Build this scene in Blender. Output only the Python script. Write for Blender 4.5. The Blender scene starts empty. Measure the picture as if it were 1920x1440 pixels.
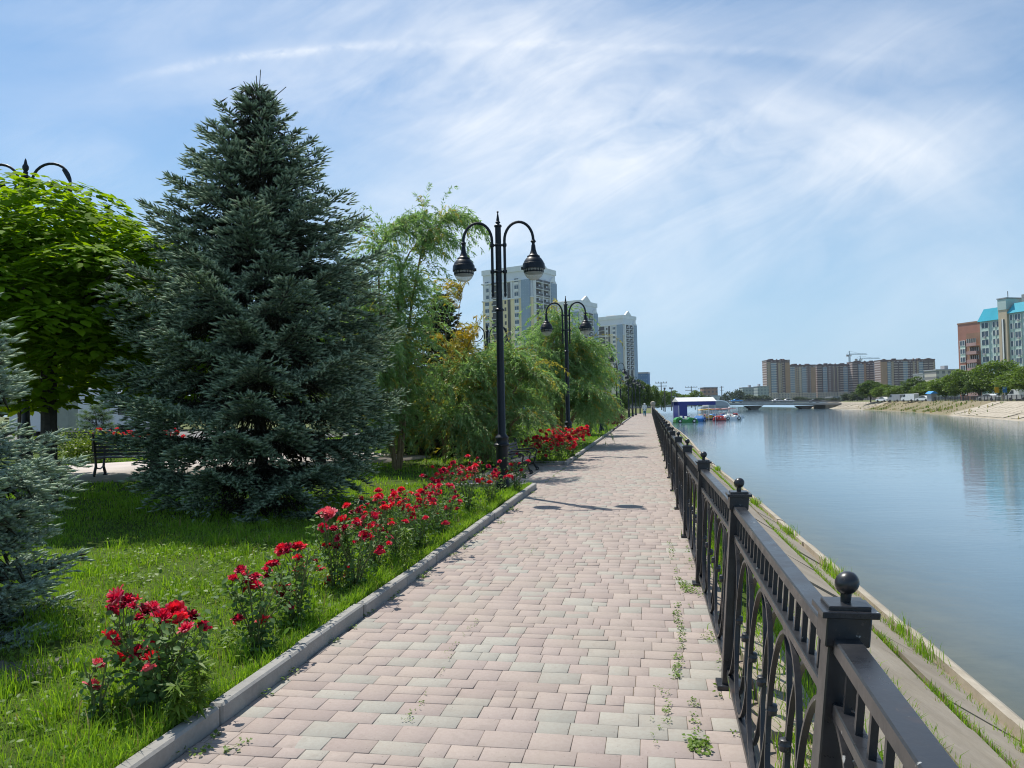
import bpy, math, random
import numpy as np
from mathutils import Vector, Matrix
R = math.radians
pi = math.pi
random.seed(7)
S = bpy.context.scene
COL = S.collection

# ------------------------------------------------------------------ camera
cam_d = bpy.data.cameras.new('camera')
cam_d.sensor_width = 36; cam_d.lens = 1442/1920*36
cam_d.clip_start = 0.05; cam_d.clip_end = 6000
cam = bpy.data.objects.new('camera', cam_d); COL.objects.link(cam)
CAM = Vector((0, 0, 1.6))
CM = Matrix.Rotation(R(1.67)+pi/2, 3, 'X') @ Matrix.Rotation(R(-1.1), 3, 'Z')
cam.matrix_world = Matrix.Translation(CAM) @ CM.to_4x4()
S.camera = cam

# ------------------------------------------------------------------ light
SUN = Vector((-.568*math.cos(R(60)), .823*math.cos(R(60)), math.sin(R(60))))
sd = bpy.data.lights.new('sun', 'SUN'); sd.energy = 4.3; sd.angle = R(0.5); sd.color = (1, .95, .87)
sun = bpy.data.objects.new('sun', sd); COL.objects.link(sun)
sun.rotation_euler = SUN.to_track_quat('Z', 'Y').to_euler()
sun.location = (0, 0, 200)

S.view_settings.view_transform = 'Standard'; S.view_settings.look = 'None'
S.view_settings.exposure = 0.37; S.view_settings.gamma = 1
try: S.view_settings.use_curve_mapping = False
except Exception: pass
S.render.engine = 'CYCLES'
S.cycles.use_denoising = True; S.cycles.pixel_filter_type = 'BLACKMAN_HARRIS'; S.cycles.filter_width = 1.1
try: S.cycles.denoising_prefilter = 'ACCURATE'
except Exception: pass
S.cycles.max_bounces = 8; S.cycles.transparent_max_bounces = 12
S.cycles.transmission_bounces = 6; S.cycles.diffuse_bounces = 3; S.cycles.volume_bounces = 0
S.cycles.caustics_reflective = False; S.cycles.caustics_refractive = False

# ------------------------------------------------------------------ sky
W = bpy.data.worlds.new('World'); S.world = W; W.use_nodes = True
def build_sky():
    nt = W.node_tree; N = nt.nodes; L = nt.links
    N.clear()
    out = N.new('ShaderNodeOutputWorld'); bg = N.new('ShaderNodeBackground')
    sky = N.new('ShaderNodeTexSky'); sky.sky_type = 'NISHITA'; sky.sun_disc = False
    sky.sun_elevation = R(60); sky.sun_rotation = R(-34.6)
    sky.air_density = 1.0; sky.dust_density = .4; sky.ozone_density = 2.0
    tc = N.new('ShaderNodeTexCoord')
    sep = N.new('ShaderNodeSeparateXYZ'); L.new(tc.outputs['Generated'], sep.inputs[0])
    def math_(op, a, b=None, c=None):
        n = N.new('ShaderNodeMath'); n.operation = op
        for i, x in enumerate((a, b, c)):
            if x is None: continue
            if isinstance(x, (int, float)): n.inputs[i].default_value = x
            else: L.new(x, n.inputs[i])
        return n.outputs[0]
    # direction on the plane of a high cloud sheet, world anchored
    yy = math_('MAXIMUM', sep.outputs['Y'], .18)
    u = math_('DIVIDE', sep.outputs['X'], yy); v = math_('DIVIDE', sep.outputs['Z'], yy)
    comb = N.new('ShaderNodeCombineXYZ'); L.new(u, comb.inputs[0]); L.new(v, comb.inputs[1])
    def noise(scale, rot, sx, sy, detail=7, rough=.6, dist=.6, loc=(0, 0, 0)):
        mp = N.new('ShaderNodeMapping'); mp.vector_type = 'TEXTURE'; mp.inputs['Rotation'].default_value = (0, 0, R(rot))
        mp.inputs['Scale'].default_value = (sx, sy, 1); mp.inputs['Location'].default_value = loc
        L.new(comb.outputs[0], mp.inputs[0])
        n = N.new('ShaderNodeTexNoise'); n.inputs['Scale'].default_value = scale
        n.inputs['Detail'].default_value = detail; n.inputs['Roughness'].default_value = rough
        n.inputs['Distortion'].default_value = dist
        L.new(mp.outputs[0], n.inputs['Vector']); return n.outputs['Fac']
    n1 = noise(2.7, 20, 1.35, .78, 8, .56, .9, (3.1, 1.7, 0))
    n2 = noise(8.0, 27, 2.1, .55, 10, .66, .9, (1.3, .4, 0))
    n3 = noise(2.4, -12, 1.3, .8, 6, .55, .6, (5, 2, 0))
    def lobe(u0, v0, ru, rv, rot=0):
        c, s = math.cos(R(rot)), math.sin(R(rot))
        du = math_('SUBTRACT', u, u0); dv = math_('SUBTRACT', v, v0)
        a = math_('ADD', math_('MULTIPLY', du, c/ru), math_('MULTIPLY', dv, s/ru))
        b = math_('ADD', math_('MULTIPLY', du, -s/rv), math_('MULTIPLY', dv, c/rv))
        q = math_('ADD', math_('MULTIPLY', a, a), math_('MULTIPLY', b, b))
        return math_('POWER', 2.718, math_('MULTIPLY', q, -1))
    lobes = [(.16, .33, .36, .15, -8, 1.0), (.46, .30, .26, .10, 12, .8), (-.02, .45, .34, .10, 5, .85),
             (.02, .22, .30, .10, -8, .75), (.45, .45, .35, .08, 0, .42), (-.56, .33, .12, .045, -18, .42),
             (-.15, .53, .5, .06, 0, .45), (.12, .15, .15, .05, 0, .5)]
    m = None
    for l in lobes:
        x = math_('MULTIPLY', lobe(*l[:5]), l[5]); m = x if m is None else math_('MAXIMUM', m, x)
    nn = math_('ADD', math_('ADD', math_('MULTIPLY', n1, .45), math_('MULTIPLY', n2, .42)), math_('MULTIPLY', n3, .35))
    c0 = math_('MULTIPLY', m, math_('ADD', math_('MULTIPLY', math_('SUBTRACT', nn, .60), 3.3), .62))
    # contrail: a long thin wavering band
    w = math_('ADD', v, math_('MULTIPLY', math_('SUBTRACT', n2, .5), .018))
    ul = math_('MINIMUM', math_('ADD', u, .15), 0); ur = math_('MAXIMUM', math_('ADD', u, .15), 0)
    curve = math_('SUBTRACT', math_('SUBTRACT', .478, math_('MULTIPLY', math_('MULTIPLY', ul, ul), .30)), math_('MULTIPLY', math_('MULTIPLY', ur, ur), .07))
    d = math_('DIVIDE', math_('SUBTRACT', w, curve), .0065)
    band = math_('POWER', 2.718, math_('MULTIPLY', math_('MULTIPLY', d, d), -1))
    band = math_('MULTIPLY', band, math_('ADD', math_('MULTIPLY', lobe(-.32, .46, .13, .2), .62), math_('MULTIPLY', lobe(.1, .46, .35, .2), .26))); band = math_('MULTIPLY', band, math_('MAXIMUM', math_('MULTIPLY_ADD', noise(24, 14, 1.3, .9, 8, .68, .6), 2.4, -.75), 0))
    thin = math_('MULTIPLY', math_('MAXIMUM', math_('SUBTRACT', n3, .42), 0), .8)
    cl = N.new('ShaderNodeMath'); cl.operation = 'ADD'; cl.use_clamp = True
    L.new(math_('MAXIMUM', c0, 0), cl.inputs[0]); L.new(math_('ADD', band, thin), cl.inputs[1])
    # below the horizon and low down the sky pales
    low = N.new('ShaderNodeMapRange'); low.inputs[1].default_value = .40; low.inputs[2].default_value = 0.0
    low.inputs[3].default_value = .15; low.inputs[4].default_value = .95; low.clamp = True
    L.new(v, low.inputs[0])
    tint = N.new('ShaderNodeMix'); tint.data_type = 'RGBA'; tint.blend_type = 'MULTIPLY'
    tint.inputs[0].default_value = 1; tint.inputs[7].default_value = SKYTINT
    L.new(sky.outputs[0], tint.inputs[6])
    hz = N.new('ShaderNodeMix'); hz.data_type = 'RGBA'; hz.inputs[7].default_value = HORIZON
    L.new(low.outputs[0], hz.inputs[0]); L.new(tint.outputs[2], hz.inputs[6])
    mx = N.new('ShaderNodeMix'); mx.data_type = 'RGBA'; mx.inputs[7].default_value = CLOUD
    L.new(math_('MULTIPLY', cl.outputs[0], .9), mx.inputs[0]); L.new(hz.outputs[2], mx.inputs[6])
    L.new(mx.outputs[2], bg.inputs[0]); bg.inputs[1].default_value = .1
    L.new(bg.outputs[0], out.inputs[0])
SKYTINT = (.70, .90, 1.0, 1); HORIZON = (3.5, 5.1, 6.7, 1); CLOUD = (7.9, 8.2, 8.6, 1)
build_sky()

# ------------------------------------------------------------------ helpers
def ray(px, py): return CM @ Vector(((px-960)/1442, (720-py)/1442, -1))
def at(px, py, Y): d = ray(px, py); return CAM + d*(Y/d.y)
def gnd(px, py, z=0): d = ray(px, py); return CAM + d*((z-1.6)/d.z)
SL = .178                                        # the walk runs along x = c + SL*y
AL = math.atan(SL)                               # its heading, clockwise from +y
def xk(y): return -2.23 + SL*y                   # kerb face
def xf(y): return .41 + SL*y                     # railing
def xw(y): return 3.17 + SL*y + .18*np.maximum(0, 1-y/14) + .12*np.sin(y*.11)   # water's edge
UD = Vector((math.sin(AL), math.cos(AL), 0))     # along the walk
UR = Vector((math.cos(AL), -math.sin(AL), 0))    # towards the river

def mesh_np(name, V, F, mats, parent=None, mi=None, smooth=False):
    V = np.asarray(V, dtype=np.float32).reshape(-1, 3); F = np.asarray(F, dtype=np.int32)
    me = bpy.data.meshes.new(name); n, k = F.shape
    me.vertices.add(len(V)); me.vertices.foreach_set('co', V.ravel())
    me.loops.add(n*k); me.loops.foreach_set('vertex_index', F.ravel())
    me.polygons.add(n); me.polygons.foreach_set('loop_start', np.arange(0, n*k, k, dtype=np.int32))
    try: me.polygons.foreach_set('loop_total', np.full(n, k, dtype=np.int32))
    except Exception: pass
    if mi is not None: me.polygons.foreach_set('material_index', np.asarray(mi, dtype=np.int32))
    if smooth: me.polygons.foreach_set('use_smooth', np.ones(n, dtype=bool))
    for m in (mats if isinstance(mats, (list, tuple)) else [mats]): me.materials.append(m)
    me.update(calc_edges=True)
    o = bpy.data.objects.new(name, me); COL.objects.link(o)
    if parent: o.parent = parent
    return o

class MB:
    def __init__(s): s.v = []; s.f = []; s.m = []
    def add(s, vs, fs, mi=0):
        b = len(s.v); s.v.extend([tuple(x) for x in vs])
        for f in fs: s.f.append(tuple(b+i for i in f)); s.m.append(mi)
    def box(s, c, d, rz=0, mi=0, bev=0, M=None):
        x, y, z = d[0]/2, d[1]/2, d[2]/2
        if bev <= 0:
            vs = [(sx*x, sy*y, sz*z) for sz in (-1, 1) for sx, sy in ((-1, -1), (1, -1), (1, 1), (-1, 1))]
            fs = [(3, 2, 1, 0), (4, 5, 6, 7), (0, 1, 5, 4), (1, 2, 6, 5), (2, 3, 7, 6), (3, 0, 4, 7)]
        else:
            b = min(bev, x*.9, y*.9, z*.9)
            def ring(ix, iy, zz): return [(-ix, -iy, zz), (ix, -iy, zz), (ix, iy, zz), (-ix, iy, zz)]
            def oct_(bx, zz): return [(-x+bx, -y, zz), (x-bx, -y, zz), (x, -y+bx, zz), (x, y-bx, zz), (x-bx, y, zz), (-x+bx, y, zz), (-x, y-bx, zz), (-x, -y+bx, zz)]
            def octi(zz): 
                i = b
                return [(-x+b, -y+i, zz), (x-b, -y+i, zz), (x-i, -y+b, zz), (x-i, y-b, zz), (x-b, y-i, zz), (-x+b, y-i, zz), (-x+i, y-b, zz), (-x+i, -y+b, zz)]
            vs = octi(-z) + oct_(b, -z+b) + oct_(b, z-b) + octi(z)
            fs = [tuple(range(7, -1, -1)), tuple(range(24, 32))]
            for k in range(3):
                for i in range(8): fs.append((k*8+i, k*8+(i+1) % 8, k*8+8+(i+1) % 8, k*8+8+i))
        c = Vector(c); ca, sa = math.cos(rz), math.sin(rz)
        if M is None: vs = [(c.x+a*ca-b_*sa, c.y+a*sa+b_*ca, c.z+e) for a, b_, e in vs]
        else: vs = [tuple(c + M @ Vector(q)) for q in vs]
        s.add(vs, fs, mi)
    def bar(s, a, b, w, h, mi=0, bev=0, up=Vector((0, 0, 1))):
        a = Vector(a); b = Vector(b); d = b-a; l = d.length; d.normalize()
        x = d.cross(up)
        if x.length < 1e-4: x = d.cross(Vector((1, 0, 0)))
        x.normalize(); z = x.cross(d)
        s.box((a+b)/2, (w, l, h), M=Matrix((x, d, z)).transposed(), mi=mi, bev=bev)
    def tube(s, pts, r, n=8, mi=0, cap=True, flat=None):
        pts = [Vector(p) for p in pts]; k = len(pts)
        rs = r if isinstance(r, (list, tuple)) else [r]*k
        b = len(s.v); ref = None
        for i, p in enumerate(pts):
            t = (pts[min(i+1, k-1)] - pts[max(i-1, 0)]).normalized()
            if ref is None:
                ref = t.cross(Vector((0, 0, 1)))
                if ref.length < .05: ref = t.cross(Vector((0, 1, 0)))
            ref = (ref - t*ref.dot(t))
            if ref.length < 1e-5: ref = t.orthogonal()
            ref.normalize(); o = t.cross(ref)
            for j in range(n):
                a = 2*pi*j/n + (pi/4 if n == 4 else 0)
                s.v.append(tuple(p + (ref*math.cos(a) + o*math.sin(a))*rs[i]))
        for i in range(k-1):
            for j in range(n):
                j2 = (j+1) % n
                s.f.append((b+i*n+j, b+i*n+j2, b+(i+1)*n+j2, b+(i+1)*n+j)); s.m.append(mi)
        if cap:
            s.f.append(tuple(b+j for j in range(n-1, -1, -1))); s.m.append(mi)
            s.f.append(tuple(b+(k-1)*n+j for j in range(n))); s.m.append(mi)
    def lathe(s, prof, n=16, c=(0, 0, 0), mi=0, sx=1, sy=1):
        b = len(s.v); k = len(prof)
        for r, z in prof:
            for j in range(n):
                a = 2*pi*j/n; s.v.append((c[0]+r*math.cos(a)*sx, c[1]+r*math.sin(a)*sy, c[2]+z))
        for i in range(k-1):
            for j in range(n):
                j2 = (j+1) % n
                s.f.append((b+i*n+j, b+i*n+j2, b+(i+1)*n+j2, b+(i+1)*n+j)); s.m.append(mi)
        s.f.append(tuple(b+j for j in range(n-1, -1, -1))); s.m.append(mi)
        s.f.append(tuple(b+(k-1)*n+j for j in range(n))); s.m.append(mi)
    def prism(s, poly, y0, y1, mi=0, axis='y', c=(0, 0, 0)):
        n = len(poly)
        def P(a, b, y): return {'y': (c[0]+a, c[1]+y, c[2]+b), 'x': (c[0]+y, c[1]+a, c[2]+b), 'z': (c[0]+a, c[1]+b, c[2]+y)}[axis]
        vs = [P(a, b, y0) for a, b in poly] + [P(a, b, y1) for a, b in poly]
        fs = [tuple(range(n)), tuple(range(2*n-1, n-1, -1))] + [(i, n+i, n+(i+1) % n, (i+1) % n) for i in range(n)]
        s.add(vs, fs, mi)
    def build(s, name, mats, parent=None, smooth=35, loc=None):
        me = bpy.data.meshes.new(name); me.from_pydata(s.v, [], s.f)
        for m in (mats if isinstance(mats, (list, tuple)) else [mats]): me.materials.append(m)
        me.polygons.foreach_set('material_index', s.m)
        import bmesh
        bm = bmesh.new(); bm.from_mesh(me); bmesh.ops.recalc_face_normals(bm, faces=bm.faces); bm.to_mesh(me); bm.free()
        if smooth:
            me.polygons.foreach_set('use_smooth', [True]*len(me.polygons))
            me.set_sharp_from_angle(angle=R(smooth))
        me.update()
        o = bpy.data.objects.new(name, me); COL.objects.link(o)
        if parent: o.parent = parent
        if loc: o.location = loc
        return o

def tag(o, label=None, cat=None, group=None, kind=None):
    if label: o['label'] = label
    if cat: o['category'] = cat
    if group: o['group'] = group
    if kind: o['kind'] = kind
    return o
def thing(name, label, cat, loc=(0, 0, 0), rz=0, group=None):
    o = bpy.data.objects.new(name, None); COL.objects.link(o); o.empty_display_size = .2
    o.location = loc; o.rotation_euler = (0, 0, rz)
    return tag(o, label, cat, group)
def copy_tree(o, parent=None):
    kids = list(o.children)
    c = o.copy(); COL.objects.link(c)
    if parent: c.parent = parent
    for k in kids: copy_tree(k, c)
    return c
def dup(o, loc, rz=0, label=None, group=None, scale=None):
    c = copy_tree(o); c.location = loc; c.rotation_euler = (0, 0, rz)
    if label: c['label'] = label
    if group: c['group'] = group
    if scale: c.scale = scale if isinstance(scale, tuple) else (scale,)*3
    return c
def struct(o): return tag(o, kind='structure')

# ------------------------------------------------------------------ materials
class NT:
    def __init__(s, name):
        s.mat = bpy.data.materials.new(name); s.mat.use_nodes = True
        s.N = s.mat.node_tree.nodes; s.L = s.mat.node_tree.links
        s.P = s.N['Principled BSDF']; s.out = s.N['Material Output']
        s.tc = s.N.new('ShaderNodeTexCoord')
    def noise(s, scale, detail=4, rough=.55, dist=0, sc=(1, 1, 1), coord='Object'):
        m = s.N.new('ShaderNodeMapping'); m.inputs['Scale'].default_value = sc; s.L.new(s.tc.outputs[coord], m.inputs[0])
        n = s.N.new('ShaderNodeTexNoise'); n.inputs['Scale'].default_value = scale; n.inputs['Detail'].default_value = detail
        n.inputs['Roughness'].default_value = rough; n.inputs['Distortion'].default_value = dist
        s.L.new(m.outputs[0], n.inputs['Vector']); return n.outputs['Fac']
    def ramp(s, fac, stops):
        r = s.N.new('ShaderNodeValToRGB'); e = r.color_ramp.elements
        while len(e) < len(stops): e.new(.5)
        for i, (p, c) in enumerate(stops): e[i].position = p; e[i].color = (*c, 1) if len(c) == 3 else c
        s.L.new(fac, r.inputs[0]); return r.outputs[0]
    def mix(s, fac, a, b, mode='MIX'):
        n = s.N.new('ShaderNodeMix'); n.data_type = 'RGBA'; n.blend_type = mode
        for i, x in ((0, fac), (6, a), (7, b)):
            if isinstance(x, (int, float)): n.inputs[i].default_value = x
            elif isinstance(x, tuple): n.inputs[i].default_value = (*x[:3], 1)
            else: s.L.new(x, n.inputs[i])
        return n.outputs[2]
    def maprange(s, x, a, b, c, d):
        n = s.N.new('ShaderNodeMapRange'); s.L.new(x, n.inputs[0])
        for i, q in enumerate((a, b, c, d)): n.inputs[i+1].default_value = q
        return n.outputs[0]
    def bump(s, h, strength=.3, dist=.01):
        n = s.N.new('ShaderNodeBump'); n.inputs['Strength'].default_value = strength; n.inputs['Distance'].default_value = dist
        s.L.new(h, n.inputs['Height']); s.L.new(n.outputs[0], s.P.inputs['Normal']); return n
    def rand(s):
        g = s.N.new('ShaderNodeNewGeometry'); return g.outputs['Random Per Island']
    def base(s, c):
        if isinstance(c, tuple): s.P.inputs['Base Color'].default_value = (*c[:3], 1)
        else: s.L.new(c, s.P.inputs['Base Color'])
    def set(s, rough=None, metal=None, spec=None, **k):
        if rough is not None: s.P.inputs['Roughness'].default_value = rough
        if metal is not None: s.P.inputs['Metallic'].default_value = metal
        if spec is not None: s.P.inputs['Specular IOR Level'].default_value = spec
        return s

def plain(name, col, rough=.6, var=.12, scale=6, metal=0, bump=0, spec=.5, coat=0):
    t = NT(name); n = t.noise(scale, 5, .6)
    a = tuple(max(0, x*(1-var)) for x in col); b = tuple(x*(1+var) for x in col)
    t.base(t.ramp(n, [(.3, a), (.7, b)])); t.set(rough, metal, spec)
    if coat: t.P.inputs['Coat Weight'].default_value = coat
    if bump: t.bump(t.noise(scale*6, 5, .65), bump, .01)
    return t.mat
def leaf(name, c1, c2, trans=.4, tcol=None, rough=.42, spec=.35, big=.6, island=True):
    t = NT(name)
    n = t.noise(big, 3, .5)
    if island:
        c = t.ramp(t.rand(), [(0, c1), (1, c2)]); c = t.mix(t.maprange(n, .3, .7, 0, .55), c, tuple((a*.7+b*.3)*.8 for a, b in zip(c1, c2)))
    else:
        n2 = t.noise(big*9, 4, .6)
        c = t.ramp(n2, [(.3, c1), (.7, c2)])
        c = t.mix(t.maprange(n, .3, .7, 0, .5), c, tuple(x*.8 for x in c1))
    t.base(c); t.set(rough, 0, spec)
    tr = t.N.new('ShaderNodeBsdfTranslucent')
    t.L.new(t.mix(1.0, c, tcol or (1.25, 1.35, .7), 'MULTIPLY'), tr.inputs[0])
    mx = t.N.new('ShaderNodeMixShader'); mx.inputs[0].default_value = trans
    t.L.new(t.P.outputs[0], mx.inputs[1]); t.L.new(tr.outputs[0], mx.inputs[2]); t.L.new(mx.outputs[0], t.out.inputs[0])
    return t.mat
M = {}
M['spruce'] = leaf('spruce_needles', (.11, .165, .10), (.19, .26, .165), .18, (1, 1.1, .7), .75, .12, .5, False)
M['spruce_new_lit'] = leaf('spruce_lit_new_growth', (.34, .44, .29), (.48, .57, .40), .18, (1, 1.1, .75), .75, .12, .8, False)  # young growth colour, paled further to paint light on the bough tips
M['spruce_pale'] = leaf('spruce_blue_needles', (.28, .37, .285), (.42, .51, .41), .18, (1, 1.1, .85), .75, .12, .8, False)
M['spruce_old'] = leaf('spruce_old_twigs', (.05, .055, .035), (.085, .08, .055), .1, (1, 1, .8), .8, .1, .8, False)
M['conifer'] = leaf('dark_conifer_needles', (.035, .06, .02), (.07, .10, .035), .12, (1, 1.1, .8), .5, .3, .7, False)
M['conifer_new'] = leaf('conifer_bronze_tips', (.09, .10, .03), (.18, .13, .05), .12, (1, 1.1, .8), .5, .3, .8, False)
M['catalpa'] = leaf('catalpa_leaf', (.12, .225, .011), (.25, .40, .02), .50, (1.75, 1.62, .36), .7, .08, .7)
M['willow'] = leaf('willow_leaf', (.175, .30, .10), (.37, .49, .23), .46, (1.12, 1.3, .65), .5, .3, .5)
M['willow_y'] = leaf('willow_yellow_leaf', (.34, .33, .07), (.50, .43, .09), .4, (1.25, 1.2, .5), .45, .3, .6)
M['willow_gold'] = leaf('autumn_gold_leaf', (.52, .37, .03), (.66, .50, .06), .4, (1.2, 1.1, .5), .45, .3, .6)
M['tree'] = leaf('tree_leaf', (.08, .135, .022), (.17, .25, .05), .36, (1.3, 1.35, .5), .5, .3, .15)
M['tree_dark'] = leaf('dark_tree_leaf', (.055, .105, .022), (.12, .185, .04), .32, (1.3, 1.35, .5), .5, .3, .15)
M['tree_far'] = leaf('distant_tree_leaf', (.06, .085, .045), (.10, .13, .065), .25, (1.2, 1.2, .7), .6, .2, .05)
M['hedge'] = leaf('hedge_leaf', (.10, .16, .02), (.2, .28, .03), .35, (1.3, 1.3, .5), .5, .3, .8)
M['purple'] = leaf('purple_shrub_leaf', (.09, .03, .03), (.16, .05, .045), .3, (1.2, 1, .8), .5, .3, .8)
M['rose_leaf'] = leaf('rose_leaf', (.075, .15, .045), (.17, .28, .09), .32, (1.2, 1.35, .5), .6, .25, 2)
M['grass'] = leaf('grass_blade', (.15, .31, .028), (.31, .49, .055), .45, (1.35, 1.3, .45), .6, .2, .9)
M['grass_dry'] = leaf('dry_grass_blade', (.3, .25, .1), (.42, .36, .16), .3, (1.1, 1.1, .7), .6, .2, .9)
M['weed'] = leaf('weed_leaf', (.10, .18, .025), (.2, .3, .05), .35, (1.3, 1.35, .5), .5, .3, 2)
def petal(name, c1, c2, t_=.3):
    return leaf(name, c1, c2, t_, (1.5, .7, .7), .5, .25, 20)
M['rose_red'] = petal('red_petal', (.66, .016, .045), (.85, .05, .085))
M['rose_crimson'] = petal('crimson_petal', (.52, .014, .065), (.74, .045, .14))
M['rose_dark'] = petal('dark_petal', (.12, .004, .018), (.24, .01, .03))
M['rose_pink'] = petal('pink_petal', (.68, .1, .15), (.85, .3, .34))
M['bark'] = plain('bark', (.11, .085, .06), .9, .35, 14, bump=.6)
M['bark_light'] = plain('willow_bark', (.24, .17, .085), .85, .3, 14, bump=.5)
M['bark_dark'] = plain('dark_bark', (.05, .042, .035), .9, .3, 14, bump=.6)
M['cane'] = plain('rose_cane', (.13, .15, .05), .6, .3, 20)

# ------------------------------------------------------------------ the setting
def grid_sheet(name, xs, ys, zf, mat, parent=None, smooth=True):
    V = [(x, y, zf(x, y)) for y in ys for x in xs]; n = len(xs)
    F = [(j*n+i, j*n+i+1, (j+1)*n+i+1, (j+1)*n+i) for j in range(len(ys)-1) for i in range(n-1)]
    return mesh_np(name, V, F, mat, parent, smooth=smooth)
def strip(name, ys, offs, mat, base=xf, smooth=True):
    """sheet following the walk: offs is a list of (offset, z) or functions of y"""
    V = []; n = len(offs)
    for y in ys:
        for o, z in offs:
            V.append((base(y)+(o(y) if callable(o) else o), y, z(y) if callable(z) else z))
    F = [(j*n+i, j*n+i+1, (j+1)*n+i+1, (j+1)*n+i) for j in range(len(ys)-1) for i in range(n-1)]
    return mesh_np(name, V, F, mat, smooth=smooth)

def mat_soil():
    t = NT('lawn_soil'); n = t.noise(1.3, 6, .6); n2 = t.noise(9, 6, .65)
    c = t.ramp(n2, [(.25, (.035, .05, .012)), (.5, (.06, .10, .015)), (.8, (.10, .11, .035))])
    c = t.mix(t.maprange(n, .55, .75, 0, .6), c, (.12, .11, .05))
    t.base(c); t.set(.95, 0, .1); t.bump(t.noise(40, 6, .7), .6, .03); return t.mat
M['soil'] = mat_soil()
def mat_ground():
    t = NT('far_ground'); n = t.noise(.05, 6, .6); n2 = t.noise(.6, 6, .6)
    c = t.ramp(n, [(.3, (.10, .13, .04)), (.55, (.15, .16, .07)), (.75, (.20, .18, .12))])
    c = t.mix(t.maprange(n2, .4, .7, 0, .4), c, (.09, .12, .03)); t.base(c); t.set(.95, 0, .1); return t.mat
M['ground'] = mat_ground()
def mat_sand():
    t = NT('joint_sand'); n = t.noise(5, 6, .6)
    t.base(t.ramp(n, [(.3, (.20, .165, .13)), (.58, (.30, .255, .21)), (.8, (.13, .15, .06))])); t.set(.95, 0, .1); return t.mat
M['sand'] = mat_sand()
def mat_paver():
    t = NT('paving_block'); r = t.rand()
    pink = t.ramp(r, [(0, (.322, .264, .236)), (.3, (.352, .292, .262)), (.55, (.372, .312, .28)), (.8, (.362, .303, .268)), (1, (.405, .34, .297))])
    wn = t.N.new('ShaderNodeTexWhiteNoise'); wn.noise_dimensions = '1D'; t.L.new(r, wn.inputs['W'])
    grey = t.ramp(wn.outputs['Value'], [(0, (.315, .308, .268)), (1, (.38, .368, .318))])
    wv = t.N.new('ShaderNodeTexWhiteNoise'); wv.noise_dimensions = '1D'
    ad = t.N.new('ShaderNodeMath'); ad.operation = 'ADD'; ad.inputs[1].default_value = 3.7; t.L.new(r, ad.inputs[0]); t.L.new(ad.outputs[0], wv.inputs['W'])
    # grey blocks are common near, rare further on: a broad patchwork
    patch = t.noise(.35, 2, .5)
    thr = t.N.new('ShaderNodeMath'); thr.operation = 'LESS_THAN'; t.L.new(wv.outputs['Value'], thr.inputs[0])
    t.L.new(t.maprange(patch, .35, .62, .08, .38), thr.inputs[1])
    c = t.mix(thr.outputs[0], pink, grey)
    st = t.noise(1.1, 6, .62); c = t.mix(t.maprange(st, .42, .70, 0, .55), c, (.385, .33, .275))
    gr = t.noise(38, 6, .75); c = t.mix(t.maprange(gr, .35, .7, .0, .32), c, tuple(x*.62 for x in (.37, .28, .24)))
    dk = t.noise(7, 6, .7); c = t.mix(t.maprange(dk, .56, .76, 0, .45), c, (.22, .185, .155)); big = t.noise(.55, 5, .6); c = t.mix(t.maprange(big, .5, .72, 0, .35), c, (.27, .23, .19)); spk = t.noise(55, 2, .5); c = t.mix(t.maprange(spk, .70, .74, 0, .6), c, (.12, .10, .085))
    t.base(c); t.set(.88, 0, .25); t.bump(t.noise(120, 4, .7), .35, .003); return t.mat
M['paver'] = mat_paver()
def mat_concrete(name, a, b, dirt=(.2, .17, .12), sc=2.2, bump=.35):
    t = NT(name); n = t.noise(sc, 7, .65); n2 = t.noise(sc*14, 6, .7); n3 = t.noise(sc*.35, 5, .6)
    c = t.ramp(n, [(.25, a), (.75, b)]); c = t.mix(t.maprange(n2, .4, .75, 0, .35), c, tuple(x*.65 for x in a))
    c = t.mix(t.maprange(n3, .5, .75, 0, .55), c, dirt); t.base(c); t.set(.9, 0, .25); t.bump(n2, bump, .01); return t.mat
M['kerb'] = mat_concrete('kerb_concrete', (.27, .265, .25), (.40, .385, .355), (.24, .21, .17))
M['slab'] = mat_concrete('slab_concrete', (.25, .21, .16), (.40, .345, .27), (.22, .18, .12), 1.4)
M['lip'] = mat_concrete('lip_concrete', (.34, .295, .23), (.50, .445, .355), (.22, .18, .12), 2.6)
M['stone'] = mat_concrete('grey_concrete', (.30, .29, .27), (.42, .41, .385), (.24, .22, .19), 3)
M['bed'] = plain('river_bed', (.26, .215, .15), .9, .3, 1.1)
M['farbank'] = mat_concrete('far_bank_slab', (.30, .26, .20), (.44, .385, .30), (.22, .19, .11), .5)
M['scrub'] = mat_concrete('far_bank_scrub', (.17, .155, .085), (.27, .215, .14), (.10, .125, .04), .12)
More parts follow.
